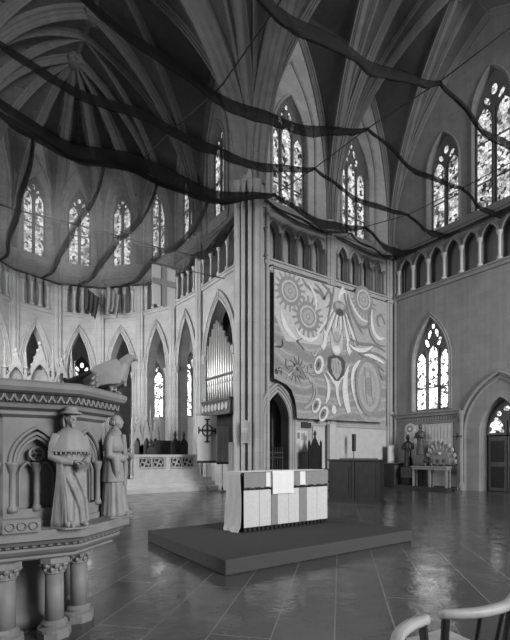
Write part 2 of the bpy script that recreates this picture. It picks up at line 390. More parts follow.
# ambulatory behind the arcade
def off(p, k): v = Vector(p) - Vector(APC); v *= (v.length + k) / v.length; return (APC[0] + v.x, APC[1] + v.y)
OV = [(4.4, .6), (3.6, 4.6)] + [off(APV[k], 3.4) for k in range(2, 9)] + [(-13.6, 4.6), (-14.2, .6)]
mb = MB(); OF = []
for p, q in zip(OV, OV[1:]):
    F = Fr(p, q, APC); c = F.w / 2; OF.append(F)
    k = len(OF) - 1; c = F.w * {3: .22, 4: .42}.get(k, .5); wall_row(mb, F, 0, 9.3, 0, F.w, [opening(c, .75, 3.9, 6.2, 7.9, .3)])
for k in range(len(OV) - 1):
    a, b, c, d = OV[k], OV[k + 1], APV[min(k + 1, 10)], APV[min(k, 10)]
    mb.face([(*a, 9.3), (*b, 9.3), (*c, 9.3), (*d, 9.3)])
struct(mb.build('wall_ambulatory', 'limestone'))
for k, F in enumerate(OF): window(F, F.w * {3: .22, 4: .42}.get(k, .5), .75, 3.9, 6.2, 7.9, -.2, 2, 'stained_glass_clear', light_top=6.9, transoms=(5.2,))
# chapel behind the transept door
mb = MB()
for q in ([(.3, .5, 0), (.3, .5, 5), (.3, 3, 5), (.3, 3, 0)], [(2.6, .5, 0), (2.6, .5, 5), (2.6, 3, 5), (2.6, 3, 0)], [(.3, 3, 0), (2.6, 3, 0), (2.6, 3, 5), (.3, 3, 5)], [(.3, .5, 5), (2.6, .5, 5), (2.6, 3, 5), (.3, 3, 5)]): mb.face(q)
mb.box(.9, 1.0, 1.6, 1.75, 0, 4.6); mb.box(1.9, 2.15, 1.2, 1.5, 0, 4.6)
struct(mb.build('wall_passage', 'grey_wall_stone'))

# ---- clustered crossing piers
def pier(name, x, y, z1=12.0, sgn=(1, 1)):
    mb = MB(); N = 16
    core = [(x + .36 * math.cos(2 * math.pi * (i + .5) / N), y + .36 * math.sin(2 * math.pi * (i + .5) / N)) for i in range(N)]
    mb.rings([[(x + (a - x) * k, y + (b - y) * k, z) for a, b in core] for z, k in ((0, 1), (z1, 1), (z1 + .5, .8), (z1 + 1.2, .45), (z1 + 2.4, .08))])
    for i in range(12):
        a = 2 * math.pi * i / 12; r = .135 if i % 3 == 0 else .075
        cx, cy = x + .50 * math.cos(a), y + .50 * math.sin(a)
        mb.lathe(cx, cy, [(r * 1.8, 0), (r * 1.8, .45), (r * 1.5, .55), (r * 1.6, .62), (r, .75), (r, z1 - .42), (r * 1.2, z1 - .40), (r * 1.05, z1 - .33), (r * 1.55, z1 - .08), (r * 1.7, z1)], 10)
    return struct(mb.build(name, 'pier_stone', None, False))
pier('pillar_1', -.22, -.10); pier('pillar_2', -9.95, -.1)
# ---- vaults
H = ZTOP - ZV
def g(d, w=5.0):
    h = H / w; r = (1 + h * h) / 2; d = max(0, min(1, d)); return math.sqrt(max(0, r * r - (r - d) ** 2)) / h
def vz(u, v): return ZV + H * max(g(1 - abs(u)), g(1 - abs(v)))
mb = MB()
def bay(x0, x1, y0, y1, n=20):
    G = []
    for i in range(n + 1):
        row = []
        for j in range(n + 1):
            u = -1 + 2 * i / n; v = -1 + 2 * j / n
            row.append(mb.bm.verts.new((x0 + (x1 - x0) * i / n, y0 + (y1 - y0) * j / n, vz(u, v))))
        G.append(row)
    for i in range(n):
        for j in range(n): mb.facev([G[i][j], G[i + 1][j], G[i + 1][j + 1], G[i][j + 1]])
bay(0, 4.32, -10, 0); bay(4.32, TW, -10, 0); bay(-10, 0, -10, 0); bay(-10, 0, 0, 4.4); bay(-10, 0, 4.4, 7.0)
APX = (-5.1, 7.0)
for k in range(2, 8):
    p, q = Vector(APV[k]), Vector(APV[k + 1]); O = Vector(APX); n = 12; G = []
    for i in range(n + 1):
        row = []
        for j in range(n + 1):
            r = j / n; t = i / n; P = O + (p.lerp(q, t) - O) * r
            row.append(mb.bm.verts.new((P.x, P.y, ZV + H * max(g(1 - r), g(1 - abs(2 * t - 1)) if r > .0 else 1))))
        G.append(row)
    for i in range(n):
        for j in range(n): mb.facev([G[i][j], G[i + 1][j], G[i + 1][j + 1], G[i][j + 1]])
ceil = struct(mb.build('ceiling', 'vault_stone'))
def rib(pts, w, name='rib', lip=.0):
    pts = [Vector(p) for p in pts]; hd = pts[-1] - pts[0]; side = Vector((hd.y, -hd.x, 0))
    side = side.normalized() if side.length > 1e-6 else Vector((1, 0, 0))
    mb = MB(); rs = []; lows = []
    for i, p in enumerate(pts):
        tg = (pts[min(i + 1, len(pts) - 1)] - pts[max(0, i - 1)]).normalized(); nn = side.cross(tg).normalized()
        if nn.z > 0: nn = -nn
        if abs(nn.z) < 1e-3:
            c = Vector((hd.x, hd.y, 0)); nn = c.normalized() if c.length else nn
        h = w * .75
        prof = [(-.5, -.1), (-.5, .35), (-.3, .42), (-.3, .62), (-.16, .70), (-.16, .92), (0, 1.05), (.16, .92), (.16, .70), (.3, .62), (.3, .42), (.5, .35), (.5, -.1)]
        rs.append([tuple(p + side * (a * w) + nn * (b * h)) for a, b in prof])
    mb.rings(rs); return mb.build(name, 'rib_stone', ceil)
def arc(p, q, n=14, half=True):
    """rib from springing point p to crown point q (plan), following the vault profile"""
    p, q = Vector(p), Vector(q)
    return [(*(p.lerp(q, (i / n) ** 1.6)), ZV + H * g((i / n) ** 1.6)) for i in range(n + 1)]
def full(p, q, n=14):
    p, q = Vector(p), Vector(q); m = (p + q) / 2
    return arc(p, m, n) + arc(q, m, n)[-2::-1]
XS = [0, 4.32, TW]
def pair(p, q, w): m = (Vector(p) + Vector(q)) / 2; rib(arc(p, m), w); rib(arc(q, m), w)
pair((0, -.02), (0, -10), .95); pair((4.32, -.02), (4.32, -10), .42); pair((TW - .05, 0), (TW - .05, -10), .3)
for x0, x1 in ((0, 4.32), (4.32, TW)):
    pair((x0, -.05), (x1, -.05), .3)
    c = ((x0 + x1) / 2, -5)
    for p in ((x0, 0), (x1, 0), (x0, -10), (x1, -10)): rib(arc(p, c), .36)
    for p, s in (((x0, 0), 1), ((x1, 0), -1)): rib([(a, b, max(z, 0)) for a, b, z in arc(p, ((x0 + x1) / 2 - s * .9, -5))], .22)
    rib([(c[0], 0, ZTOP), (c[0], -10, ZTOP)], .2); 
rib([(0, -5, ZTOP), (TW, -5, ZTOP)], .2)
pair((-10, 0), (0, 0), .95); pair((-10, -10), (-10, 0), .9); pair((-10, -10), (0, -10), .9)
for p in ((0, 0), (-10, 0), (0, -10), (-10, -10)): rib(arc(p, (-5, -5)), .45)
for p, q in (((0, 0), (-5, -3.2)), ((0, 0), (-3.2, -5)), ((-10, 0), (-5, -3.2)), ((-10, 0), (-6.8, -5))): rib(arc(p, q), .28)
rib([(-5, 0, ZTOP), (-5, -10, ZTOP)], .28); rib([(-10, -5, ZTOP), (0, -5, ZTOP)], .28)
pair((-10, 4.4), (0, 4.4), .5); rib([(-5, 0, ZTOP), (-5, 4.4, ZTOP)], .32)
for p in ((0, 0), (-10, 0), (0, 4.4), (-10, 4.4)): rib(arc(p, (-5, 2.2)), .36)
for x in (-.05, -9.95): pair((x, 0), (x, 4.4), .26)
rib([(-5, 4.4, ZTOP), (*APX, ZTOP)], .32)
for p in ((0, 4.4), (-10, 4.4), (-.2, 7), (-9.8, 7)): rib(arc(p, (-5, 5.7)), .3)
for k in range(2, 9): rib(arc(APV[k], APX), .36)
for k in range(2, 8):
    m = (Vector(APV[k]) + Vector(APV[k + 1])) / 2; rib([(*m, ZTOP), (*APX, ZTOP)], .2)
    a, b = Vector(APV[k]), Vector(APV[k + 1]); s = (Vector(APX) - m).normalized() * .05; pair(a + s, b + s, .24)
    for p in (a, b): rib(arc(p, m.lerp(Vector(APX), .5)), .2)
for i, (x, y) in enumerate((APX, (-5, 4.4), (-5, 2.2), (-5, -5), (2.16, -5), (6.48, -5))):
    mb = MB(); mb.lathe(x, y, [(.05, ZTOP - .55), (.26, ZTOP - .5), (.42, ZTOP - .32), (.38, ZTOP - .1), (.3, ZTOP + .05)], 12)
    for k in range(8): a = k * math.pi / 4; mb.ball((x + .36 * math.cos(a), y + .36 * math.sin(a), ZTOP - .36), .11, .11, .1, 6, 4)
    mb.build('boss', 'rib_stone', ceil)

# ------------------------------------------------------------------ chancel steps, shrine step
mb = MB()
for k, (y0, h) in enumerate(((2.62, .19), (2.95, .37), (3.25, .55))): mb.box(-9.9, -.02, y0, 7.2 if k == 2 else y0 + .6, 0, h)
struct(mb.build('floor_chancel', 'marble_steps'))
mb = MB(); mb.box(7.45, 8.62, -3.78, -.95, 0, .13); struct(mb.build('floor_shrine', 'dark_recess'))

# ------------------------------------------------------------------ protective nets under the vaults
def lerp(a, b, t): return a + (b - a) * t
def interp(tab, x):
    if x <= tab[0][0]: return tab[0][1]
    for (a, u), (b, v) in zip(tab, tab[1:]):
        if x <= b: return lerp(u, v, (x - a) / (b - a))
    return tab[-1][1]
# heights of the ropes that carry the nets, by y (0 at the transept wall, minus towards the nave)
ROPE = {8.5: [(-10, 11.5), (0, 11.45)], 4.9: [(-10, 11.35), (-5.5, 11.25), (-3.4, 11.29), (-1.6, 11.43), (0, 11.5)],
        0.0: [(-10, 10.65), (-8.07, 10.72), (-5.95, 10.74), (-3.7, 10.84), (-1.5, 11.1), (-.75, 11.5), (0, 11.85)],
        -4.9: [(-10, 9.75), (-7.3, 9.85), (-5.5, 10.13), (-3.4, 10.42), (-1.7, 10.76), (0, 11.05), (3, 10.95), (4.6, 11.0), (12, 10.9)],
        -9.8: [(-10, 10.3), (-5.5, 10.3), (-3.5, 10.4), (-1.5, 10.7), (0, 11.6), (12, 11)]}
XL = [-9.8, -4.9, 0.0, 4.9, 8.5]; SAG = [.75, .95, .62, .72]
BY = [0, -1.5, -3.65, -5.85, -8.07, -10]
BANDS = {0: [(-9.8, 11.5), (-8.1, 10.9), (-7.0, 10.68), (-5.7, 10.84), (-4.26, 10.93), (-2.77, 10.93), (-1.3, 11.1), (-.6, 11.5), (0, 11.85), (1.2, 11.55), (2.4, 11.4), (3.6, 11.42), (4.9, 11.5), (6.7, 11.32), (8.5, 11.45)],
 -1.5: [(-9.8, 10.9), (-8.2, 10.3), (-7.1, 10.12), (-6.2, 10.3), (-5.1, 10.6), (-4.3, 10.55), (-3.4, 10.4), (-2.5, 10.42), (-1.5, 10.65), (-.6, 11.0), (0, 11.12), (1.2, 11.0), (2.4, 10.95), (3.7, 11.15), (4.9, 11.45), (5.6, 11.25), (6.6, 11.05), (7.6, 11.15), (8.5, 11.42)],
 -3.65: [(-9.8, 10.5), (-8.6, 10.06), (-7.7, 9.9), (-6.4, 10.08), (-5.0, 10.16), (-4.2, 10.08), (-3.3, 10.1), (-2.5, 10.2), (-1.8, 10.32), (-.9, 10.6), (0, 10.92), (.7, 10.76), (1.4, 10.68), (2.7, 10.7), (3.7, 10.82), (4.6, 10.99), (5.4, 10.86), (6.5, 10.8), (7.5, 10.95), (8.5, 11.4)],
 -5.85: [(-9.8, 10.4), (-8.2, 10.0), (-7.0, 9.8), (-5.7, 9.6), (-5.0, 9.56), (-4.2, 9.58), (-3.1, 9.75), (-2.2, 9.97), (-1, 10.38), (0, 10.85), (.9, 10.69), (1.9, 10.57), (3, 10.6), (4.3, 10.85), (4.9, 10.9), (5.4, 10.75), (6.8, 10.72), (7.7, 10.9), (8.5, 11.4)],
 -8.07: [(-9.8, 10.2), (-7.0, 9.7), (-5, 9.62), (-3.7, 9.74), (-2.6, 9.88), (-1.6, 10.06), (-.85, 10.27), (0, 10.6), (.7, 10.5), (1.8, 10.42), (3.0, 10.5), (4.9, 10.9), (6.7, 10.75), (8.5, 11.4)],
 -10: [(-9.8, 10.3), (-5, 9.7), (0, 10.6), (4.9, 11), (8.5, 11.4)]}
def tabz(tab, x): return sum(interp(tab, x + q) * w for q, w in ((-.35, .25), (0, .5), (.35, .25))) if abs(x) > .3 else interp(tab, x)
def band_z(x, y):
    ks = sorted(BANDS)
    for a, b in zip(ks, ks[1:]):
        if a <= y <= b: return lerp(tabz(BANDS[a], x), tabz(BANDS[b], x), (y - a) / (b - a))
    return tabz(BANDS[0 if y > 0 else -10], x)
def wrink(x, y, a=.04): return a * (noise.noise((x * 1.3, y * 2.6, 1.7)) + .5 * noise.noise((x * 4, y * 3, 5)))
def sheet(parent, x0, x1, y0, y1, zf, nx, ny, sag=.22, mat='net_mesh'):
    mb = MB(); G = []
    for i in range(nx + 1):
        x = lerp(x0, x1, i / nx); row = []
        for j in range(ny + 1):
            v = j / ny; y = lerp(y0, y1, v)
            z = lerp(zf(x, y0), zf(x, y1), v) - sag * 4 * v * (1 - v) + wrink(x, y) * 4 * v * (1 - v)
            row.append(mb.bm.verts.new((x, y, z)))
        G.append(row)
    for i in range(nx):
        for j in range(ny): mb.facev([G[i][j], G[i + 1][j], G[i + 1][j + 1], G[i][j + 1]])
    return mb.build('net_panel', mat, parent, True)
def gather(parent, path, wid, seed, mat='net_gathered', slope=.55, name='gathered_seam'):
    """folded bunch of netting laced along a rope: a pleated strip with depth hanging from the path"""
    mb = MB(); n = len(path); rs = []; K = 9
    for i, p in enumerate(path):
        p = Vector(p); tg = (Vector(path[min(i + 1, n - 1)]) - Vector(path[max(0, i - 1)])); sd = Vector((tg.y, -tg.x, 0)).normalized()
        w = wid(i / (n - 1)); ring = []
        prof = []
        for k in range(K):                                              # front pleats downwards
            q = k / (K - 1); prof.append((slope * w * (q - .5) + .035 * math.sin(k * 2.3 + seed) * (.4 + w), -w * q + .03 * noise.noise((i * .25, k * .7, seed)) * 2))
        for k in range(K - 1, -1, -1):                                  # back of the bunch
            q = k / (K - 1); prof.append((slope * w * (q - .5) + .05 + .10 * w * math.sin(math.pi * q), -w * q + .01))
        rs.append([tuple(p + sd * a + Vector((0, 0, b))) for a, b in prof])
    mb.rings(rs); return mb.build(name, mat, parent, True)
def rope(parent, pts, r=.016): mb = MB(); mb.tube(pts, r, 5); return mb.build('rope', 'cloth_dark', parent)

nt = thing('safety_net', 'dark sagging safety net over the transept, tied along the walls above the mural', 'net', (4.3, -5, 11.3)); NB = Matrix.Translation((-4.3, 5, -11.3))
nc = thing('safety_net', 'dark sagging safety net high over the crossing, in front of the fan of pier ribs', 'net', (-5, -5, 10.5)); 
nh = thing('safety_net', 'grey safety net spread under the chancel vault before the apse windows', 'net', (-5, 5, 11))
def keep(o, par): o.matrix_parent_inverse = Matrix.Translation(-Vector(par.location)); return o
for par, ia, ib in ((nt, 2, 4), (nc, 0, 2)):
    for i in range(ia, ib):
        x0, x1 = XL[i], XL[i + 1]
        for j in range(5): keep(sheet(par, x0, x1, BY[j], BY[j + 1], band_z, 26, 10, .18 if j else .12, 'net_mesh' if j else ('net_hem' if par is nc else 'net_dense')), par)
        for j in range(1, 5):
            y = BY[j]; n = 40; P = [(lerp(x0, x1, k / n), y + .05 * math.sin(k * .35 + i), band_z(lerp(x0, x1, k / n), y) + .04) for k in range(n + 1)]
            mx = (.36 if i < 2 else .20) * (1, 1.5 if i < 2 else 1.9, .95, 1.05, 1.7)[j]
            keep(gather(par, P, (lambda t, mx=mx, i=i: .09 + mx * (lambda u: math.sin(math.pi * min(1, max(0, u))) ** .7)((t if i >= 2 else (i + t) / 2))), i * 3 + j), par)
    for i in range(ia, ib + 1):
        if i == 2 and par is nt: continue
        x = XL[i]; keep(rope(par, [(x, -10 + .4 * k, band_z(x, -10 + .4 * k) + .03) for k in range(26)]), par)
    n = 40
    for i in range(ia, ib):
        x0, x1 = XL[i], XL[i + 1]; P = [(lerp(x0, x1, k / n), -.12, band_z(lerp(x0, x1, k / n), 0) + .05) for k in range(n + 1)]
        if par is nc: keep(gather(par, P, lambda t: .10 + .2 * math.sin(math.pi * t), 5 + i), par)
        else: keep(gather(par, P, lambda t: .07 + .03 * math.sin(math.pi * t), 5 + i, 'net_hem', name='hem'), par)
    for i in range(ia, ib):
        x0, x1 = XL[i], XL[i + 1]; P = [(lerp(x0, x1, k / n), -.75 + .1 * math.sin(k * .3), band_z(lerp(x0, x1, k / n), -.75) - .03) for k in range(n + 1)]
        keep(gather(par, P, (lambda t, i=i: .06 + (.42 if i < 2 else .16) * math.sin(math.pi * (t if i >= 2 else (i + t) / 2))), 8 + i, 'net_hem', .9, 'loose_fold'), par)
    if par is nt: keep(gather(par, [(8.45, -10 + .5 * k, 11.45) for k in range(21)], lambda t: .07, 2, 'net_hem', name='hem'), par)
# chancel net: lengthwise straps, edge tied round the apse
def apse_y(x):
    best = 7.0
    for p, q in zip(APV, APV[1:]):
        lo, hi = min(p[0], q[0]), max(p[0], q[0])
        if lo - 1e-6 <= x <= hi + 1e-6 and hi > lo: best = max(best, lerp(p[1], q[1], (x - p[0]) / (q[0] - p[0])))
    return best - .25
HX = [-9.7, -7.8, -5.75, -3.95, -1.95, -.2]
HZ0 = [11.5, 11.15, 11.0, 11.05, 11.1, 11.85]
def strap_z(k, y, ye):
    a, m, b = HZ0[k], (11.0, 10.85, 10.95, 11.0, 11.0, 11.1)[k], 11.05
    if y <= 4.6: t = y / 4.6; return lerp(a, m, t) - (.45, .5, .5, .55, .65, .5)[k] * 4 * t * (1 - t)
    t = (y - 4.6) / max(.1, ye - 4.6); return lerp(m, b, t) - .35 * 4 * t * (1 - t)
YE = [apse_y(x) for x in HX]
for k in range(5):
    for part in range(2):
        mb = MB(); G = []; nx, ny = 10, 14
        for i in range(nx + 1):
            t = i / nx; x = lerp(HX[k], HX[k + 1], t); ye = apse_y(x); row = []
            for j in range(ny + 1):
                q = j / ny; y = lerp(0, 4.6, q) if part == 0 else lerp(4.6, ye, q)
                qa = y if part == 0 else lerp(4.6, YE[k], q); qb = y if part == 0 else lerp(4.6, YE[k + 1], q)
                z = lerp(strap_z(k, qa, YE[k]), strap_z(k + 1, qb, YE[k + 1]), t)
                z += -.22 * 4 * t * (1 - t) * math.sin(math.pi * (.15 + .7 * q)) + wrink(x, y, .06) * 4 * t * (1 - t)
                row.append(mb.bm.verts.new((x, y, z)))
            G.append(row)
        for i in range(nx):
            for j in range(ny): mb.facev([G[i][j], G[i + 1][j], G[i + 1][j + 1], G[i][j + 1]])
        keep(mb.build('net_panel', 'net_dense', nh, True), nh)
for k in range(6):
    n = 44; P = [(HX[k] + .06 * math.sin(j * .4), lerp(0, YE[k], j / n), strap_z(k, lerp(0, YE[k], j / n), YE[k]) + .03) for j in range(n + 1)]
    keep(gather(nh, P, (lambda t, k=k: .06 + (.24 if k == 5 else .11) * abs(math.sin(math.pi * min(1, t * 1.02)))), k, 'net_hem', .9), nh)
keep(rope(nh, [(lerp(HX[0], HX[5], j / 30), 4.6, lerp(strap_z(min(4, int(j / 6)), 4.6, 9), strap_z(min(5, int(j / 6) + 1), 4.6, 9), (j / 6) % 1 if j < 30 else 1) + .03) for j in range(31)], .035), nh)
keep(gather(nh, [(lerp(-9.7, -.2, j / 60), apse_y(lerp(-9.7, -.2, j / 60)), 11.05) for j in range(61)], lambda t: .1, 3, 'net_hem', name='hem'), nh)

# ------------------------------------------------------------------ altar, its cloths and the carpeted platform
mb = MB(); mb.box(-6.84, -2.92, -9.31, -6.62, 0, .205); pf = mb.build('altar_platform', 'carpet', bevel=.02)
tag(pf, 'low dark carpeted platform on the slate floor, carrying the altar', 'platform')
AX0, AX1, AY0, AY1, AZ = -5.60, -3.56, -7.80, -7.30, 1.235
al = thing('altar', 'dark block altar hidden under striped and white cloths on the carpeted platform', 'altar', (-4.58, -7.4, .205))
mb = MB(); mb.box(AX0 + .03, AX1 - .03, AY0 + .03, AY1 - .03, .235, AZ - .05); keep(mb.build('body', 'black_paint', al), al)
mb = MB(); mb.box(AX0, AX1, AY0, AY1, AZ - .05, AZ); keep(mb.build('tabletop', 'dark_wood', al), al)
mb = MB(); mb.box(AX0 + .1, AX1 - .1, AY0 + .1, AY1 - .1, .205, .235); keep(mb.build('base', 'black_paint', al), al)
def hang(mb, x0, x1, z0, z1, y, th=.008, amp=.006, k=30, flare=0):
    n = max(4, int((x1 - x0) * 30)); m = 6; rs = []
    for d in (0, th):
        G = []
        for i in range(n + 1):
            x = lerp(x0, x1, i / n)
            G.append([mb.bm.verts.new((x, y - d - (amp * (1 - j / m) + flare * (1 - j / m) ** 3) * (1 + math.sin(x * k)), lerp(z0, z1, j / m))) for j in range(m + 1)])
        rs.append(G)
    A, B = rs
    for i in range(n):
        for j in range(m): mb.facev([A[i][j], A[i + 1][j], A[i + 1][j + 1], A[i][j + 1]]); mb.facev([B[i][j], B[i][j + 1], B[i + 1][j + 1], B[i + 1][j]])
    for i in range(n):
        for j in (0, m): mb.facev([A[i][j], A[i + 1][j], B[i + 1][j], B[i][j]])
    for j in range(m):
        for i in (0, n): mb.facev([A[i][j], A[i][j + 1], B[i][j + 1], B[i][j]])
fr = MB(); fr.use('cloth_panel')
lower = [(-5.57, -5.24, 'cloth_panel'), (-5.235, -4.98, 'cloth_panel'), (-4.97, -4.83, 'cloth_grey'), (-4.825, -4.57, 'cloth_panel'), (-4.565, -4.31, 'cloth_panel'), (-4.30, -4.12, 'cloth_grey'), (-4.115, -3.85, 'cloth_panel'), (-3.845, -3.57, 'cloth_panel')]
ft = thing('altar_frontal', 'striped frontal of pale and grey panels with dark fringe hanging on the altar front', 'altar cloth', (-4.58, -7.83, .25))
for x0, x1, m in lower:
    b = MB(); hang(b, x0, x1, .275, .93, AY0 - .012, amp=.004); keep(b.build('lower_panel', m, ft), ft)
upper = [(-5.57, -5.10, 'cloth_grey'), (-5.095, -5.0, 'linen_white'), (-4.995, -4.30, 'cloth_grey'), (-4.295, -4.16, 'linen_white'), (-4.155, -3.57, 'cloth_grey')]
for x0, x1, m in upper:
    b = MB(); hang(b, x0, x1, .97, AZ + .004, AY0 - .024, amp=.003); keep(b.build('upper_band', m, ft), ft)
FF = lambda a, z, d: (a, AY0 - d, z)
for z0, z1, dd in ((.94, .985, .036), (.215, .285, .03)):
    pl = [(-3.57, z1), (-5.57, z1)]
    for k in range(21): x = -5.57 + .0965 * k; pl += [(x, z0), (x + .058, z0), (x + .058, z1 - .012), (min(-3.57, x + .0965), z1 - .012)]
    b = MB(); b.prism(pl, FF, dd - .014, dd); keep(b.build('fringe', 'black_paint', ft), ft)
# white cloth over the top and the left end
ct = MB(); n = 16; rs = []
for i in range(n + 1):
    y = lerp(AY0 - .05, AY1 - .03, i / n); w = .012 * math.sin(i * .9)
    prof = [(AX1 - .02, AZ + .006), (AX0 - .015, AZ + .006), (AX0 - .03, AZ - .03), (AX0 - .035 + w, .8), (AX0 - .045 - w, .45), (AX0 - .06, .30), (AX0 - .11 + w * 2, .213)]
    back = [(x - (.008 if q > 1 else 0), z + (.008 if q < 2 else 0)) for q, (x, z) in enumerate(prof)][::-1]
    rs.append([(x, max(y, AY0 + .002) if z > .9 else y, z) for x, z in prof + back])
ct.rings(rs); cl = ct.build('altar_cloth', 'cloth_pale'); tag(cl, 'long pale cloth over the altar top, falling to the platform at its left end', 'altar cloth')
b = MB(); hang(b, -4.965, -4.47, .845, AZ + .028, AY0 - .045, amp=.004); b.box(-4.965, -4.47, AY0 - .045, AY1 - .08, AZ + .022, AZ + .028); rn = b.build('linen_runner', 'linen_white')
tag(rn, 'short white linen runner folded over the middle of the altar front', 'altar cloth')
b = MB(); b.box(-5.58, -3.55, AY0 - .03, AY1, AZ + .016, AZ + .020); lt = b.build('altar_linen', 'linen_white'); tag(lt, 'thin white linen covering the flat top of the altar', 'altar cloth')

# ------------------------------------------------------------------ dark panelled console behind the altar
def local(ox, oy, ang):
    c, s = math.cos(ang), math.sin(ang); return lambda a, z, d: (ox + a * c - d * s, oy + a * s + d * c, z)
ca = math.atan2(-5.53 + 3.75, 1.2 - .52); L = 1.70; Mc = local(.52, -3.75, ca)
con = thing('console_desk', 'wide dark wooden panelled console with low ledge, right behind the altar', 'console', Mc(L / 2, 0, 0))
b = MB(); b.prism([(0, .0), (L, .0), (L, 1.36), (0, 1.36)], Mc, 0, .42); keep(b.build('body', 'dark_wood', con), con)
b = MB(); b.prism([(-.04, 1.36), (L + .04, 1.36), (L + .04, 1.41), (-.04, 1.41)], Mc, -.05, .46); keep(b.build('top_ledge', 'dark_wood', con), con)
b = MB(); b.prism([(-.03, 0), (L + .03, 0), (L + .03, .1), (-.03, .1)], Mc, -.03, .45); keep(b.build('plinth', 'dark_wood', con), con)
for a0, a1 in ((.06, .76), (.92, L - .06)):
    b = MB(); b.prism([(a0, .18), (a1, .18), (a1, 1.26), (a0, 1.26)], Mc, -.012, 0)
    b.prism([(a0 + .08, .26), (a1 - .08, .26), (a1 - .08, 1.18), (a0 + .08, 1.18)], Mc, -.03, -.012); keep(b.build('front_panel', 'dark_wood', con), con)
b = MB(); b.prism([(.80, .1), (.88, .1), (.88, 1.36), (.80, 1.36)], Mc, -.025, 0); keep(b.build('centre_stile', 'dark_wood', con), con)
b = MB(); b.prism([(.3, 1.41), (1.5, 1.41), (1.5, 1.45), (.3, 1.45)], Mc, .15, .4); keep(b.build('music_ledge', 'mid_wood', con), con)

# ------------------------------------------------------------------ painted mural hung on the transept wall
MF = lambda a, z, d: (a, -.36 - d, z)
mural = thing('mural', 'huge painted mural of suns, swirls and eye shapes hung on the transept wall', 'mural', (4.4, -.36, 3.1))
OUT = [(.80, 9.05), (7.85, 9.12), (7.72, 3.14), (2.02, 3.08), (1.98, 3.45), (1.9, 3.85), (1.72, 4.22), (1.45, 4.42), (.80, 4.62)]
MATS_M = {'m_mid': .27, 'm_light': .56, 'm_pale': .42, 'm_dark': .08, 'm_grey': .19, 'm_soft': .32, 'm_sun': .23}
for k, v in MATS_M.items(): plain(k, v, .14, 7, .9, .1)
t = NT('m_swirl'); w = t.n('ShaderNodeTexWave', wave_type='RINGS'); w.inputs['Scale'].default_value = .42; w.inputs['Distortion'].default_value = 14; w.inputs['Detail'].default_value = 2.2; w.inputs['Detail Scale'].default_value = .55
t.l(t.pos(), w.inputs['Vector']); nz = t.ramp(t.noise(9, 5), [(.3, .85), (.7, 1.12)])
mx = t.n('ShaderNodeMixRGB', blend_type='MULTIPLY'); mx.inputs[0].default_value = 1; t.l(t.ramp(w.outputs[1], [(.2, .22), (.42, .27), (.6, .29), (.72, .36), (.86, .27)]), mx.inputs[1]); t.l(nz, mx.inputs[2])
t.bsdf(mx.outputs[0], .9, .1)
mb = MB(); mb.use('m_swirl'); mb.prism(OUT, MF, 0, .03); LV = [.03]
def flat(mat, poly, closed=True):
    LV[0] += .00025; mb.use(mat); mb.face([MF(x, z, LV[0]) for x, z in poly])
def ell(cx, cz, rx, rz, rot=0, n=22): 
    c, s = math.cos(rot), math.sin(rot); return [(cx + rx * math.cos(2 * math.pi * i / n) * c - rz * math.sin(2 * math.pi * i / n) * s, cz + rx * math.cos(2 * math.pi * i / n) * s + rz * math.sin(2 * math.pi * i / n) * c) for i in range(n)]
def bez(P, n=16):
    r = []
    for i in range(n + 1):
        t = i / n; q = [Vector(p) for p in P]
        while len(q) > 1: q = [a.lerp(b, t) for a, b in zip(q, q[1:])]
        r.append((q[0].x, q[0].y))
    return r
def stroke(mat, P, w0, w1=None, wm=None, n=18):
    pts = bez(P, n); LV[0] += .00025; mb.use(mat); L = []
    for i, p in enumerate(pts):
        a = pts[max(0, i - 1)]; b = pts[min(n, i + 1)]; d = Vector((b[0] - a[0], b[1] - a[1])).normalized(); t = i / n
        w = (lerp(w0, w1 if w1 is not None else w0, t)) + ((wm or 0) * 4 * t * (1 - t)); L.append((p[0] - d.y * w / 2, p[1] + d.x * w / 2, p[0] + d.y * w / 2, p[1] - d.x * w / 2))
    for a, b in zip(L, L[1:]): mb.face([MF(a[0], a[1], LV[0]), MF(a[2], a[3], LV[0]), MF(b[2], b[3], LV[0]), MF(b[0], b[1], LV[0])])
def sun(cx, cz, r, n=18, half=False, inner='m_pale'):
    flat('m_sun', ell(cx, cz, r * .76, r * .76))
    for k in range(n):
        a = (math.pi if half else 2 * math.pi) * (k + .5) / n + (math.pi if half else 0); w = .75 * math.pi / n * (.5 if half else 1)
        flat('m_sun', [(cx + .62 * r * math.cos(a - w), cz + .62 * r * math.sin(a - w)), (cx + 1.06 * r * math.cos(a - w * .2), cz + 1.06 * r * math.sin(a - w * .2)), (cx + 1.06 * r * math.cos(a + w * .5), cz + 1.06 * r * math.sin(a + w * .5)), (cx + .62 * r * math.cos(a + w), cz + .62 * r * math.sin(a + w))])
    flat(inner, ell(cx, cz, r * .56, r * .56)); flat('m_sun', ell(cx, cz, r * .46, r * .46)); flat('m_soft', ell(cx, cz, r * .36, r * .36)); flat('m_sun', ell(cx, cz, r * .15, r * .15)); flat('m_pale', ell(cx, cz, r * .07, r * .07))
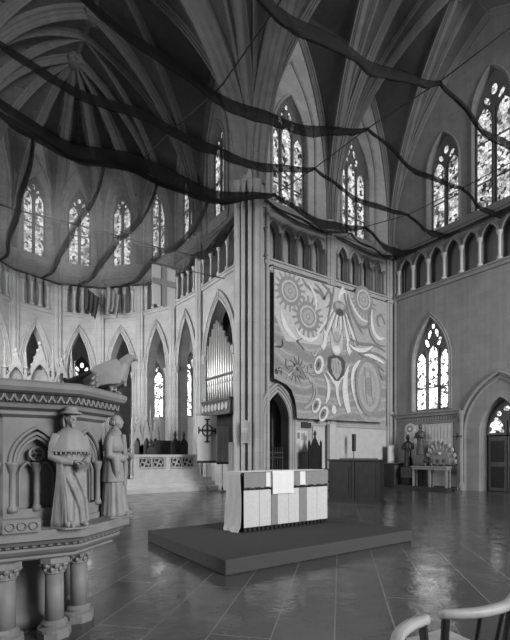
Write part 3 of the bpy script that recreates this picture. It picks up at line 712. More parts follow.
# pale ground in the upper half
flat('m_pale', [(.82, 9.03), (7.83, 9.1), (7.8, 8.7), (5.6, 7.2), (3.2, 6.3), (1.4, 6.2), (.82, 7.2)])
flat('m_soft', [(5.2, 9.05), (7.83, 9.1), (7.8, 6.2), (6.6, 5.9), (5.5, 6.7), (4.9, 8.3)])
sun(1.62, 8.28, .80); sun(2.62, 7.42, .84); sun(6.1, 8.85, .85, 12, True)
stroke('m_light', [(1.15, 7.5), (1.2, 6.9), (1.5, 6.5), (2.1, 6.3)], .03, .03, .2); stroke('m_light', [(1.9, 6.9), (2.2, 6.3), (2.9, 6.3), (3.3, 6.8)], .03, .03, .14)
for P in ([(2.3, 8.95), (2.7, 8.3), (3.2, 8.9), (3.5, 8.3)], [(3.0, 8.9), (3.9, 8.5), (3.2, 7.9), (3.9, 8.9)], [(3.4, 9.0), (4.0, 8.8), (4.2, 8.4), (3.7, 8.0)], [(5.0, 8.9), (5.1, 8.2), (5.6, 7.6), (6.1, 7.2)], [(5.4, 7.9), (6.2, 7.0), (6.9, 8.0), (6.5, 8.6)]): stroke('m_grey', P, .05, .05, .10)
for P in ([(2.5, 8.9), (3.0, 8.6), (3.2, 8.1), (3.0, 7.7)], [(5.1, 8.9), (5.3, 8.3), (5.9, 7.7), (6.5, 7.9)]): stroke('m_light', P, .03, .03, .10)
# spiral at the right
sp = [(7.25 + (.52 - .05 * k) * .75 * math.cos(k * .55), 7.95 + (.58 - .05 * k) * math.sin(k * .55)) for k in range(10)]
for i in range(0, 8, 2): stroke('m_grey', sp[i:i + 4] if len(sp[i:i + 4]) > 1 else sp[-2:], .10)
stroke('m_light', [(6.7, 8.5), (6.5, 7.4), (7.1, 7.0), (7.6, 7.3)], .06, .04, .16); stroke('m_grey', [(6.5, 8.4), (6.2, 7.2), (7.0, 6.7), (7.7, 6.9)], .05, .05, .06)
# radiating rays and the central rounded forms
for x0, x1 in ((-1.35, -.30), (-.85, -.18), (-.4, -.06), (.1, .06), (.55, .16), (1.05, .28)):
    stroke('m_light', [(4.5 + x1, 8.2), (4.5 + x0 * .55, 7.5), (4.5 + x0, 6.75)], .05, .20); stroke('m_grey', [(4.58 + x1, 8.2), (4.62 + x0 * .55, 7.5), (4.62 + x0, 6.8)], .03, .06)
flat('m_grey', ell(4.5, 8.12, .42, .34)); flat('m_dark', ell(4.5, 7.95, .24, .16)); flat('m_soft', ell(4.36, 8.24, .14, .14)); flat('m_soft', ell(4.64, 8.24, .14, .14))
stroke('m_grey', [(3.5, 6.6), (3.9, 8.0), (4.2, 8.9), (4.1, 9.0)], .06, .06, .05); stroke('m_grey', [(5.7, 6.6), (5.2, 7.6), (4.9, 8.5), (4.75, 9.0)], .06, .06, .05); stroke('m_light', [(4.45, 8.5), (4.45, 8.8), (4.6, 8.9), (4.8, 9.05)], .12, .3)
flat('m_pale', ell(4.3, 6.6, .38, .62)); flat('m_soft', ell(4.3, 6.75, .24, .32)); flat('m_light', ell(4.3, 6.25, .22, .18))
stroke('m_grey', [(4.0, 7.2), (4.05, 6.4), (4.55, 6.4), (4.6, 7.2)], .05)
for s in (-1, 1): stroke('m_light', [(4.3 + s * .75, 7.0), (4.3 + s * .6, 6.4), (4.3 + s * .9, 6.2)], .1, .26); 
# dark leaf shape and the long pale legs
flat('m_dark', [(4.28, 4.72), (3.95, 5.0), (3.75, 5.4), (3.78, 5.85), (4.1, 6.0), (4.6, 5.98), (4.86, 5.75), (4.8, 5.3), (4.55, 4.95)])
flat('m_soft', [(4.3, 4.9), (4.05, 5.15), (3.95, 5.5), (4.0, 5.8), (4.3, 5.88), (4.56, 5.75), (4.62, 5.4), (4.5, 5.1)])
for k in range(3): stroke('m_dark', [(4.05 + .18 * k, 5.75), (4.1 + .17 * k, 5.5), (4.06 + .2 * k, 5.2)], .03)
stroke('m_light', [(3.7, 5.2), (4.0, 5.0), (4.2, 4.6), (4.3, 4.75)], .06, .12, .05); stroke('m_light', [(4.3, 4.85), (4.3, 4.4), (4.35, 4.0), (4.55, 3.75)], .22, .10); stroke('m_light', [(4.85, 5.15), (4.55, 5.0), (4.45, 4.8), (4.35, 4.6)], .05, .12)
stroke('m_light', [(5.12, 5.7), (4.62, 4.9), (4.85, 4.0), (5.1, 3.5)], .04, .24, .2); stroke('m_light', [(3.5, 5.1), (4.0, 4.6), (3.8, 4.1), (3.62, 3.8)], .03, .03, .16)
stroke('m_light', [(5.9, 5.9), (5.0, 5.6), (5.2, 4.3), (5.9, 3.45)], .20, .03, .06); stroke('m_pale', [(5.45, 4.9), (5.35, 4.3), (5.6, 3.8), (6.0, 3.5)], .05, .08)
# eyes
for cx, cz, s, r in ((3.22, 5.44, 1.0, -.3), (3.07, 3.68, .85, -.5), (3.5, 3.34, .9, -.6)):
    flat('m_light', ell(cx, cz, .27 * s, .42 * s, r)); flat('m_grey', ell(cx - .03, cz, .17 * s, .29 * s, r)); flat('m_dark', ell(cx - .04, cz, .07 * s, .13 * s, r))
flat('m_light', ell(4.12, 3.55, .15, .2))
# big ovals and the hand-like swirls on the right
for k, m in enumerate(('m_sun', 'm_soft', 'm_mid', 'm_soft', 'm_sun')): flat(m, ell(6.45, 4.78, .92 - .17 * k, 1.42 - .24 * k, .12))
for P in ([(6.1, 5.7), (6.3, 5.0), (6.1, 4.5), (6.4, 3.9)], [(6.5, 5.5), (6.7, 5.0), (6.5, 4.4), (6.8, 4.0)]): stroke('m_grey', P, .05, .04, .05)
for P in ([(5.2, 6.9), (6.0, 6.5), (6.6, 7.1), (7.7, 6.6)], [(5.4, 6.6), (6.2, 6.1), (6.8, 6.7), (7.75, 6.2)], [(5.8, 6.3), (6.5, 5.9), (7.0, 6.1), (7.6, 5.6)], [(6.4, 6.6), (6.9, 6.1), (7.2, 5.6), (7.5, 5.2)]): stroke('m_grey', P, .05, .05, .09)
for P in ([(5.1, 6.6), (5.6, 6.3), (6.2, 6.4), (6.7, 6.75)], [(6.1, 6.25), (6.6, 6.35), (7.1, 6.2), (7.6, 6.0)]): stroke('m_light', P, .04, .04, .15)
# scribbles at the left
for k in range(16):
    x, z = rnd.uniform(.95, 2.9), rnd.uniform(4.7, 6.4); P = [(x + rnd.uniform(-.4, .4), z + rnd.uniform(-.35, .35)) for _ in range(4)]; P = [(max(.86, a), b) for a, b in P]
    stroke(('m_grey', 'm_dark', 'm_pale')[k % 3] if k % 5 else 'm_soft', P, .03, .03, .05)
for k in range(12): a = k * math.pi / 6; stroke('m_grey', [(2.0 + .2 * math.cos(a), 5.1 + .25 * math.sin(a)), (2.0 + .5 * math.cos(a + .4), 5.1 + .6 * math.sin(a + .4))], .06, .02)
for r in (1.0, .8): stroke('m_soft', [(2.1 + r * .3, 3.5), (2.4 + r, 3.9), (2.5 + r * .7, 4.8), (2.4, 5.0)], .05, .05, .05)
keep(mb.build('canvas', 'm_mid', mural, fix=False), mural)
b = MB(); b.tube([(.76, -.385, 9.02), (7.86, -.385, 9.09)], .02, 8); keep(b.build('hanging_pole', 'dark_wood', mural), mural)
b = MB(); b.tube([(.74, -.02, 9.2), (.74, -.42, 9.12)], .03, 6); keep(b.build('bracket', 'iron', mural), mural)
b = MB(); b.tube([(7.86, -.02, 9.2), (7.86, -.42, 9.18)], .03, 6); keep(b.build('bracket', 'iron', mural), mural)

# ------------------------------------------------------------------ things against the transept wall
b = MB(); F = lambda a, z, d: (a, -.03 - d, z); b.prism([(2.0, 1.66), (2.88, 1.66), (2.88, 2.6), (2.0, 2.6)], F, 0, .03); ps = thing('poster_board', 'pale pinboard of small pictures on the wall beside the pointed doorway', 'poster', (2.44, -.03, 1.66)); keep(b.build('board', 'paper', ps), ps)
b = MB()
for k, (x, z, w, h, m) in enumerate(((2.08, 2.2, .13, .2, 'm_grey'), (2.3, 2.25, .14, .26, 'm_grey'), (2.52, 2.2, .2, .3, 'm_soft'), (2.76, 2.15, .09, .25, 'm_soft'), (2.1, 1.8, .2, .25, 'm_soft'), (2.42, 1.78, .3, .28, 'm_light'))): b = MB(); b.prism([(x, z), (x + w, z), (x + w, z + h), (x, z + h)], F, .03, .036); keep(b.build('picture', m, ps), ps)
b = MB(); b.prism([(2.55, 2.72), (3.1, 2.72), (3.1, 2.98), (2.55, 2.98)], F, 0, .04); o = b.build('wall_plaque', 'cloth_dark', bevel=.01); tag(o, 'small dark rectangular plaque on the wall just under the mural', 'plaque')
b = MB(); b.prism([(3.98, .02), (4.36, .02), (4.36, 2.92), (3.98, 2.92)], F, .12, .28); o = struct(b.build('trim_1', 'marble_steps'))
b = MB(); b.prism([(4.6, .3), (8.2, .3), (8.2, 2.8), (4.6, 2.8)], F, 0, .03); b.prism([(3.2, .3), (3.9, .3), (3.9, 2.8), (3.2, 2.8)], F, 0, .03); struct(b.build('trim_2', 'marble_steps'))
# iron gate in the doorway
gt = thing('iron_gate', 'dark iron gate of thin bars closing the pointed doorway', 'gate', (1.2, .25, 0)); DG = lambda a, z, d: (a, .25 - d, z)
for k in range(9): x = .66 + .135 * k; b = MB(); b.tube([(x, .25, .05), (x, .25, 1.75)], .012, 5); b.lathe(x, .25, [(.025, 1.75), (.03, 1.8), (.004, 1.92)], 6); keep(b.build('bar', 'iron', gt), gt)
for z in (.2, 1.42, 1.62): b = MB(); b.prism([(.6, z), (1.8, z), (1.8, z + .05), (.6, z + .05)], DG, -.015, .015); keep(b.build('rail', 'iron', gt), gt)
# tall gothic chair
ch = thing('throne_chair', 'tall dark gothic chair with a pointed back standing left of the wooden console', 'chair', (2.68, -1.0, 0)); Ft = lambda a, z, d: (2.68 + a, -.72 - d, z)
b = MB(); b.prism([(-.33, .5), (.33, .5), (.33, 1.95), (.22, 1.95), (0, 2.32), (-.22, 1.95), (-.33, 1.95)], Ft, 0, .05); b2 = [(-.2, .9), (.2, .9), (.2, 1.75), (0, 2.05), (-.2, 1.75)]; b.prism(b2, Ft, .05, .07); keep(b.build('backrest', 'dark_wood', ch), ch)
b = MB(); b.lathe(2.68, -.745, [(.05, 2.28), (.035, 2.36), (.07, 2.42), (.05, 2.5), (.01, 2.58)], 8); keep(b.build('finial', 'dark_wood', ch), ch)
for s in (-1, 1):
    b = MB(); b.box(2.68 + s * .33 - .035, 2.68 + s * .33 + .035, -.79, -.72, 0, 2.02); b.lathe(2.68 + s * .33, -.755, [(.045, 2.02), (.055, 2.06), (.01, 2.18)], 8); keep(b.build('post', 'dark_wood', ch), ch)
    b = MB(); b.box(2.68 + s * .33 - .04, 2.68 + s * .33 + .04, -1.3, -.79, .92, .98); b.box(2.68 + s * .33 - .03, 2.68 + s * .33 + .03, -1.29, -1.23, .5, .92); keep(b.build('armrest', 'dark_wood', ch), ch)
    b = MB(); b.box(2.68 + s * .33 - .035, 2.68 + s * .33 + .035, -1.31, -1.24, 0, .42); keep(b.build('leg', 'dark_wood', ch), ch)
b = MB(); b.box(2.33, 3.03, -1.32, -.72, .42, .5); keep(b.build('seat', 'dark_wood', ch), ch)
# slim black upright speaker on a stand
sp_ = thing('column_speaker', 'slim black upright column speaker on a thin pole above the console', 'speaker', (5.2, -.6, 0))
b = MB(); b.box(5.14, 5.26, -.68, -.54, 1.72, 2.5); keep(b.build('cabinet', 'black_paint', sp_, bevel=.01), sp_)
b = MB(); b.box(5.15, 5.25, -.688, -.68, 1.76, 2.48); keep(b.build('front_grille', 'cloth_dark', sp_), sp_)
b = MB(); b.tube([(5.2, -.6, .02), (5.2, -.6, 1.8)], .02, 8); keep(b.build('pole', 'iron', sp_), sp_)
b = MB(); b.lathe(5.2, -.6, [(.2, 0), (.2, .02), (.05, .05)], 14); keep(b.build('base', 'iron', sp_), sp_)

# ------------------------------------------------------------------ corner and shrine on the right
G = FRt
cb = thing('cupboard', 'small dark wooden cupboard standing in the corner by the right wall', 'cupboard', (8.05, -.55, 0))
b = MB(); b.box(7.7, 8.4, -.85, -.3, 0, 1.12); keep(b.build('body', 'dark_wood', cb), cb)
b = MB(); b.box(7.66, 8.44, -.89, -.28, 1.12, 1.17); keep(b.build('top', 'mid_wood', cb), cb)
for x in (7.74, 8.07): b = MB(); b.box(x, x + .29, -.87, -.85, .12, 1.05); keep(b.build('door', 'mid_wood', cb), cb)
nb = thing('notice_frame', 'pale framed notice standing on the small corner cupboard', 'frame', (8.1, -.45, 1.17))
b = MB(); b.box(7.8, 8.35, -.47, -.43, 1.17, 2.05); keep(b.build('frame', 'pale_wood', nb), nb)
for x in (7.86, 8.09): b = MB(); b.box(x, x + .2, -.478, -.47, 1.25, 1.97); keep(b.build('sheet', 'paper', nb), nb)
b = MB(); b.prism([(.85, 1.1), (3.35, 1.1), (3.35, 3.0), (.85, 3.0)], G, .03, .07); sb_ = o = b.build('shrine_backdrop', 'limestone'); tag(o, 'pale flat panel on the right wall behind the shrine figures', 'panel')
b = MB()
for k in range(9): b.prism([(1.85 + .16 * k, 2.25), (1.93 + .16 * k, 2.25), (1.98 + .16 * k, 2.9), (1.85 + .16 * k, 2.95)], G, .07, .085)
b.prism([(1.85, 2.2), (3.3, 2.2), (3.3, 2.27), (1.85, 2.27)], G, .065, .08); b.build('fluted_frieze', 'marble_white', sb_)
fc = thing('fan_panel', 'half round scalloped fan carved in pale stone above the shrine table', 'panel', G(2.8, 1.1, .12)); 
b = MB(); pts = []
for k in range(11): a = math.pi * k / 10; pts.append((2.8 - .70 * math.cos(a), 1.12 + .95 * math.sin(a)))
b.prism(pts, G, .08, .13); keep(b.build('shell', 'm_mid', fc), fc)
b = MB()
for k in range(11):
    a = math.pi * (k + .5) / 11; b.ball(G(2.8 - .74 * math.cos(a), 1.12 + 1.0 * math.sin(a), .11), .1, .1, .12, 8, 5)
    b.tube([G(2.8 - .2 * math.cos(a), 1.12 + .3 * math.sin(a), .14), G(2.8 - .66 * math.cos(a), 1.12 + .9 * math.sin(a), .14)], .03, 5)
keep(b.build('scalloped_edge', 'm_mid', fc), fc)
b = MB(); b.prism([(2.8 + .5 * math.cos(math.pi * k / 10), 1.12 + .7 * math.sin(math.pi * k / 10)) for k in range(11)], G, .13, .18); keep(b.build('dark_centre', 'cloth_grey', fc), fc)
b = MB(); x, y, z = G(2.8, 1.62, .2); b.ball((x, y, z), .07); o = b.build('lamp_globe', 'cloth_pale', fc, True); keep(o, fc)
md = thing('wall_roundel', 'pale round plaque with a dark centre on the right wall, left of the shrine figure', 'plaque', G(1.2, 2.82, .1))
b = MB(); b.prism(ell(1.2, 2.82, .27, .27), G, .07, .12); keep(b.build('disc', 'marble_white', md), md)
b = MB(); b.prism(ell(1.2, 2.82, .17, .17), G, .12, .13); keep(b.build('ring', 'm_grey', md), md)
b = MB(); b.prism(ell(1.2, 2.82, .07, .07), G, .13, .14); keep(b.build('centre', 'linen_white', md), md)
plain('table_wood', .2, .15, 9, .5, .3)
tb = thing('shrine_table', 'long pale wooden table with slim legs in front of the shrine figures', 'table', (7.75, -2.95, .13))
b = MB(); b.box(7.5, 7.90, -3.72, -1.95, 1.0, 1.06); keep(b.build('tabletop', 'table_wood', tb), tb)
b = MB(); b.box(7.53, 7.87, -3.68, -2.0, .9, 1.0); keep(b.build('apron', 'table_wood', tb), tb)
for y in (-2.03, -2.85, -3.64):
    for x in (7.6, 7.84): b = MB(); b.box(x - .035, x + .035, y - .035, y + .035, .13, .9); keep(b.build('leg', 'table_wood', tb), tb)
for k in range(4):
    y = -2.5 - .3 * k; b = MB(); b.lathe(7.80, y, [(.05, 1.06), (.055, 1.1), (.04, 1.18 + .03 * (k % 2)), (.03, 1.26)], 10); b.ball((7.80, y, 1.3), .085 + .015 * (k % 2), .09, .07, 7, 5)
    o = b.build('flower_vase', 'bronze_dark', None, True); tag(o, 'small dark vase of flowers in the row at the back of the shrine table', 'vase', 'vases on the shrine table')
cs = thing('cross_stand', 'tall dark standing cross on a thin pole beside the right doorway', 'cross', G(4.0, 0, .80))
x, y, _ = G(4.0, 0, .80)
b = MB(); b.lathe(x, y, [(.17, 0), (.17, .03), (.06, .08), (.03, .2)], 12); keep(b.build('base', 'bronze_dark', cs), cs)
b = MB(); b.tube([(x, y, .1), (x, y, 2.2)], .022, 8); keep(b.build('pole', 'bronze_dark', cs), cs)
b = MB(); b.prism([(3.96, 2.18), (4.04, 2.18), (4.04, 2.5), (3.96, 2.5)], G, .78, .82); b.prism([(3.8, 2.3), (4.2, 2.3), (4.2, 2.38), (3.8, 2.38)], G, .78, .82); keep(b.build('crosspiece', 'bronze_dark', cs), cs)

# ------------------------------------------------------------------ organ
og = thing('pipe_organ', 'pipe organ of tall metal pipes set in the pointed arch beside the pier', 'organ', (.4, 2.55, 3.3))
b = MB(); b.box(.12, 1.5, 1.25, 3.85, 2.1, 3.35); keep(b.build('case_base', 'dark_wood', og), og)
b = MB(); b.box(-.22, .9, 1.3, 3.8, 3.35, 3.95); b.box(-.27, .9, 1.28, 3.82, 3.9, 4.0); b.box(-.27, .9, 1.28, 3.82, 3.3, 3.38); keep(b.build('gallery_front', 'mid_wood', og), og)
for k in range(8): y = 1.45 + .3 * k; b = MB(); b.prism(ell(y + .13, 3.65, .12, .16), lambda a, z, d: (-.22 - d, a, z), 0, .03); keep(b.build('carved_panel', 'pale_wood', og), og)
for k in range(12):
    y = 1.42 + .2 * k; tp = (6.0, 6.1, 6.4, 6.7, 7.0, 7.25, 7.45, 7.6, 7.5, 7.3, 7.0, 6.6)[k]; b = MB(); r = .075
    b.lathe(.05, y, [(.02, 4.0), (.03, 4.05), (r, 4.65), (r, tp), (r * .9, tp + .01)], 10); p = b.build('organ_pipe', 'organ_metal', og, True); keep(p, og)
    b = MB(); b.prism([(y - .035, 4.7), (y + .035, 4.7), (y, 4.92)], lambda a, z, d: (.05 - r - d, a, z), -.01, .006); b.build('pipe_mouth', 'black_paint', p)
b = MB(); b.box(-.06, -.03, 1.3, 3.8, 5.0, 5.1); keep(b.build('pipe_rail', 'mid_wood', og), og)
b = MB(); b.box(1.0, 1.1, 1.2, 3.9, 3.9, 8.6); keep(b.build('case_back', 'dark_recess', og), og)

# ------------------------------------------------------------------ chancel: rail, stalls, canopies, banners, flags
rl = thing('chancel_rail', 'low pale marble rail with pierced tracery panels on the chancel steps', 'railing', (-2.1, 3.45, .55)); RF = lambda a, z, d: (a, 3.42 - d, z)
b = MB(); b.prism([(-3.6, .55), (-.55, .55), (-.55, .95), (-3.6, .95)], RF, -.12, .06); keep(b.build('plinth', 'marble_white', rl), rl)
b = MB(); b.prism([(-3.65, 1.46), (-.5, 1.46), (-.5, 1.57), (-3.65, 1.57)], RF, -.16, .1); keep(b.build('coping', 'marble_white', rl), rl)
for x in (-3.6, -2.2, -.8): b = MB(); b.prism([(x, .95), (x + .2, .95), (x + .2, 1.46), (x, 1.46)], RF, -.1, .04); keep(b.build('pier', 'marble_white', rl), rl)
for x0 in (-3.4, -2.0):
    b = MB(); b.prism([(x0, .95), (x0 + 1.2, .95), (x0 + 1.2, 1.46), (x0, 1.46)], RF, -.1, -.06); bp = b.build('panel', 'cloth_dark', rl); keep(bp, rl); b = MB()
    for q in range(2):
        cx = x0 + .32 + .56 * q
        for k in range(4): a = k * math.pi / 2 + .4; b.tube([RF(cx + .12 * math.cos(a) + .11 * math.cos(u), 1.2 + .12 * math.sin(a) + .11 * math.sin(u), -.02) for u in [2 * math.pi * i / 8 for i in range(9)]], .022, 5)
    b.tube([RF(x0, 1.0, -.02), RF(x0 + 1.2, 1.0, -.02)], .04, 5); b.tube([RF(x0, 1.42, -.02), RF(x0 + 1.2, 1.42, -.02)], .03, 5)
    for xx in (x0 + .03, x0 + .6, x0 + 1.17): b.tube([RF(xx, .95, -.02), RF(xx, 1.46, -.02)], .04, 5)
    b.build('tracery', 'marble_white', bp)
def stall_end(x, y, h, lab):
    r = thing('choir_stall', lab, 'choir stall', (x, y, .55)); M = lambda a, z, d: (a, -d, z)
    b = MB(); b.prism([(-.2, 0), (.2, 0), (.2, h - .55), (0, h - .3), (-.2, h - .55)], M, -.04, .04); b.build('end_panel', 'dark_wood', r)
    b = MB(); b.lathe(0, 0, [(.05, h - .35), (.04, h - .25), (.1, h - .18), (.07, h - .1), (.01, h)], 8); b.build('finial', 'dark_wood', r)
    b = MB(); b.box(-.15, .15, .04, 1.1, .38, .44); b.build('seat', 'dark_wood', r)
stall_end(-2.5, 4.3, 1.75, 'dark choir stall end alone at the left, in front of the gabled stone canopy'); stall_end(-1.38, 4.2, 2.1, 'dark choir stall end with finial, left of the close pair behind the marble rail'); stall_end(-.95, 4.2, 2.1, 'dark choir stall end with finial, right of the close pair behind the marble rail')
b = MB(); b.box(-1.9, -.35, 5.4, 5.5, .55, 2.25); o = b.build('stall_screen', 'dark_wood'); tag(o, 'long dark wooden screen behind the choir stalls', 'screen')
def gable(mb, M, cx, w, z0, zs, zg, d0, d1):
    A = arch(cx, w * .36, zs, zs + w * .75, 6)
    for s in (-1, 1): mb.prism([(cx + s * w * .5 - .06, z0), (cx + s * w * .5 + .06, z0), (cx + s * w * .5 + .06, zs), (cx + s * w * .5 - .06, zs)], M, d0, d1)
    for (x, z), (x2, z2) in zip(A, A[1:]):
        t = lambda q: zg - abs(q - cx) / (w * .5) * (zg - zs - .15)
        mb.prism([(x, z), (x2, z2), (x2, max(z2 + .02, t(x2))), (x, max(z + .02, t(x)))], M, d0, d1)
    for s in (-1, 1): mb.prism([(cx + s * w * .36, zs - .05), (cx + s * w * .52, zs - .05), (cx + s * w * .52, zs + .15), (cx + s * w * .36, zs + .3)], M, d0, d1)
    for k in range(4):
        for s in (-1, 1): q = .15 + .22 * k; mb.ball(M(cx + s * w * .5 * (1 - q), zs + .18 + (zg - zs - .15) * q, (d0 + d1) / 2), .055, .055, .07, 6, 4)
    mb.ball(M(cx, zg + .06, (d0 + d1) / 2), .08, .08, .12, 6, 5)
def pinnacle(mb, x, y, z0, z1, r): mb.lathe(x, y, [(r, z0), (r, z0 + (z1 - z0) * .45), (r * 1.4, z0 + (z1 - z0) * .47), (r * .9, z0 + (z1 - z0) * .5), (r * .12, z1 - .08), (r * .5, z1 - .05), (r * .1, z1)], 6)
plain('carved_pale', .27, .15, 8)
sd = thing('sedilia', 'white stone canopy of three crocketed gables against the apse', 'canopy', (-2.0, 6.2, .55)); M = lambda a, z, d: (a, 6.3 - d, z)
b = MB(); b.box(-2.72, -1.28, 6.35, 6.5, .55, 2.6); keep(b.build('back', 'mid_wood', sd), sd)
for k in range(3): b = MB(); gable(b, M, -2.45 + .45 * k, .45, .55, 2.05, 3.25, 0, .2); keep(b.build('gable', 'carved_pale', sd), sd)
for k in range(4): b = MB(); pinnacle(b, -2.68 + .45 * k, 6.2, 2.0, 3.95, .07); keep(b.build('pinnacle', 'carved_pale', sd), sd)
plain('reredos_stone', .17, .2, 6)
rd = thing('reredos', 'tall white stone screen of gables and pinnacles rising behind the pulpit', 'reredos', (-6, 8.5, .55)); M = lambda a, z, d: (a, 8.6 - d, z)
b = MB(); b.box(-7.9, -4.75, 8.6, 8.9, .55, 5.6); keep(b.build('body', 'reredos_stone', rd), rd)
for cx, w, zg in ((-7.35, .8, 6.3), (-6.35, 1.1, 6.75), (-5.4, .7, 6.1)): b = MB(); gable(b, M, cx, w, 3.2, 5.0, zg, 0, .25); keep(b.build('gable', 'reredos_stone', rd), rd)
for x, z in ((-7.8, 6.6), (-6.95, 6.7), (-5.78, 6.9), (-5.55, 6.3), (-5.25, 6.6), (-4.95, 6.9), (-4.8, 6.2)): b = MB(); pinnacle(b, x, 8.45, 4.6, z, .09); keep(b.build('pinnacle', 'reredos_stone', rd), rd)
def banner(x0, x1, y, z0, z1, zp, lab, mat, cross):
    c = (x0 + x1) / 2; r = thing('processional_banner', lab, 'banner', (c, y, 0)); M = lambda a, z, d: (c + a, y - d, z); w = (x1 - x0) / 2
    b = MB(); n = 10; rs = []
    for i in range(n + 1):
        x = lerp(-w, w, i / n); dd = .03 + .015 * math.sin(i * 1.3); rs.append([M(x, z1, .03), M(x, (z0 + z1) / 2, dd), M(x, z0, dd), M(x, z0, dd - .008), M(x, (z0 + z1) / 2, dd - .008), M(x, z1, .022)])
    b.rings(rs); keep(b.build('cloth', mat, r), r)
    b = MB(); b.prism([(-w, z0 - .09), (w, z0 - .09), (w, z0 + .015), (-w, z0 + .015)], M, .02, .045); keep(b.build('fringe', 'cloth_dark', r), r)
    b = MB(); b.tube([M(0, .02, 0), M(0, zp, 0)], .018, 6); keep(b.build('pole', 'mid_wood', r), r)
    b = MB(); b.tube([M(-w - .05, z1 + .01, .02), M(w + .05, z1 + .01, .02)], .018, 6); keep(b.build('crossbar', 'mid_wood', r), r)
    b = MB(); b.lathe(c, y, [(.2, 0), (.2, .03), (.05, .08), (.03, .25)], 12); keep(b.build('base', 'mid_wood', r), r)
    b = MB()
    if cross:
        zc = z1 - .62; P = lambda q: b.prism(q, M, .03, .052)
        P([(-.045, zc - .52), (.045, zc - .52), (.045, zc + .5), (-.045, zc + .5)]); P([(-.42, zc - .045), (.42, zc - .045), (.42, zc + .045), (-.42, zc + .045)])
        for s in (-1, 1): P([(s * .40 - .03, zc - .14), (s * .40 + .03, zc - .14), (s * .40 + .03, zc + .14), (s * .40 - .03, zc + .14)])
        P([(-.13, zc + .44), (.13, zc + .44), (.13, zc + .5), (-.13, zc + .5)]); P([(-.13, zc - .5), (.13, zc - .5), (.13, zc - .44), (-.13, zc - .44)])
        b.tube([M(.24 * math.cos(2 * math.pi * k / 20), zc + .24 * math.sin(2 * math.pi * k / 20), .05) for k in range(21)], .03, 5)
        keep(b.build('cross_emblem', 'cloth_dark', r), r)
    else:
        for k in range(7): a = k * .9; b.ball(M(.13 * math.cos(a), z1 - .75 + .25 * math.sin(a), .045), .07, .012, .08, 7, 5)
        keep(b.build('emblem', 'm_grey', r), r)
banner(-1.40, -.47, 2.0, 1.3, 3.2, 3.3, 'white banner with a dark circled cross hanging on a pole at the chancel steps', 'cloth_panel', True)
banner(-.74, -.16, 1.55, 1.25, 2.78, 2.9, 'narrow grey banner with a small blurred emblem between the cross banner and the pier', 'cloth_grey', False)
fl = thing('cross_flag', 'white flag with a grey upright cross hanging before the apse arcade', 'flag', (-2.85, 2, 7.5)); M = lambda a, z, d: (a, 2 - d, z)
b = MB(); n = 12; rs = []
for i in range(n + 1): x = lerp(-3.36, -2.36, i / n); w = .03 * math.sin(i * .9); rs.append([M(x, 9.0, w * .3), M(x, 8.2, w), M(x, 7.45, w * 1.4), M(x, 7.45, w * 1.4 - .008), M(x, 8.2, w - .008), M(x, 9.0, w * .3 - .008)])
b.rings(rs); keep(b.build('field', 'cloth_pale', fl), fl)
b = MB(); b.prism([(-2.97, 7.44), (-2.75, 7.44), (-2.75, 9.0), (-2.97, 9.0)], M, .04, .055); keep(b.build('cross_upright', 'cloth_grey', fl), fl)
b = MB(); b.prism([(-3.37, 8.25), (-2.35, 8.25), (-2.35, 8.48), (-3.37, 8.48)], M, .042, .058); keep(b.build('cross_bar', 'cloth_grey', fl), fl)
b = MB(); b.tube([M(-3.45, 9.05, 0), M(-.05, 9.2, 0)], .025, 6); keep(b.build('pole', 'mid_wood', fl), fl)
for k, (x, y, z, lab) in enumerate(((-3.9, 10.2, 10.5, 'dark drooping flag on a pole high on the apse wall, left of the pair'), (-2.9, 9.6, 10.6, 'dark drooping flag on a pole high on the apse wall, right of the pair'))):
    r = thing('drooping_flag', lab, 'flag', (x, y, z)); b = MB(); n = 12; rs = []
    for i in range(n + 1):
        t = i / n; rs.append([(lerp(-.05, .75, t) + .02, .05 * math.sin(i * 1.7), lerp(.15, -.35, t)), (lerp(-.05, .75, t) * .9, .09 * math.sin(i * 1.7), lerp(-.5, -1.0, t) - .15 * math.sin(t * 3)), (lerp(-.05, .7, t) * .8, .12 * math.sin(i * 1.7 + .5), lerp(-1.0, -1.55, t)), (lerp(-.05, .7, t) * .8, .12 * math.sin(i * 1.7 + .5) + .01, lerp(-1.0, -1.55, t)), (lerp(-.05, .75, t) * .9, .09 * math.sin(i * 1.7) + .01, lerp(-.5, -1.0, t) - .15 * math.sin(t * 3)), (lerp(-.05, .75, t) + .02, .05 * math.sin(i * 1.7) + .01, lerp(.15, -.35, t))])
    b.rings(rs); b.build('cloth', ('cloth_dark', 'cloth_grey')[k], r); b = MB(); b.tube([(-.3, 0, .35), (1.1, .6, -.6)], .025, 6); b.build('pole', 'mid_wood', r)
b = MB(); F1 = AW[0][0]; b.prism([(4.0, 1.9), (4.35, 1.9), (4.35, 2.9), (4.0, 2.9)], lambda a, z, d: (-.3 - d, a, z), 0, .04); o = b.build('framed_panel', 'pale_wood'); tag(o, 'pale framed panel on the pier behind the choir stalls', 'panel')

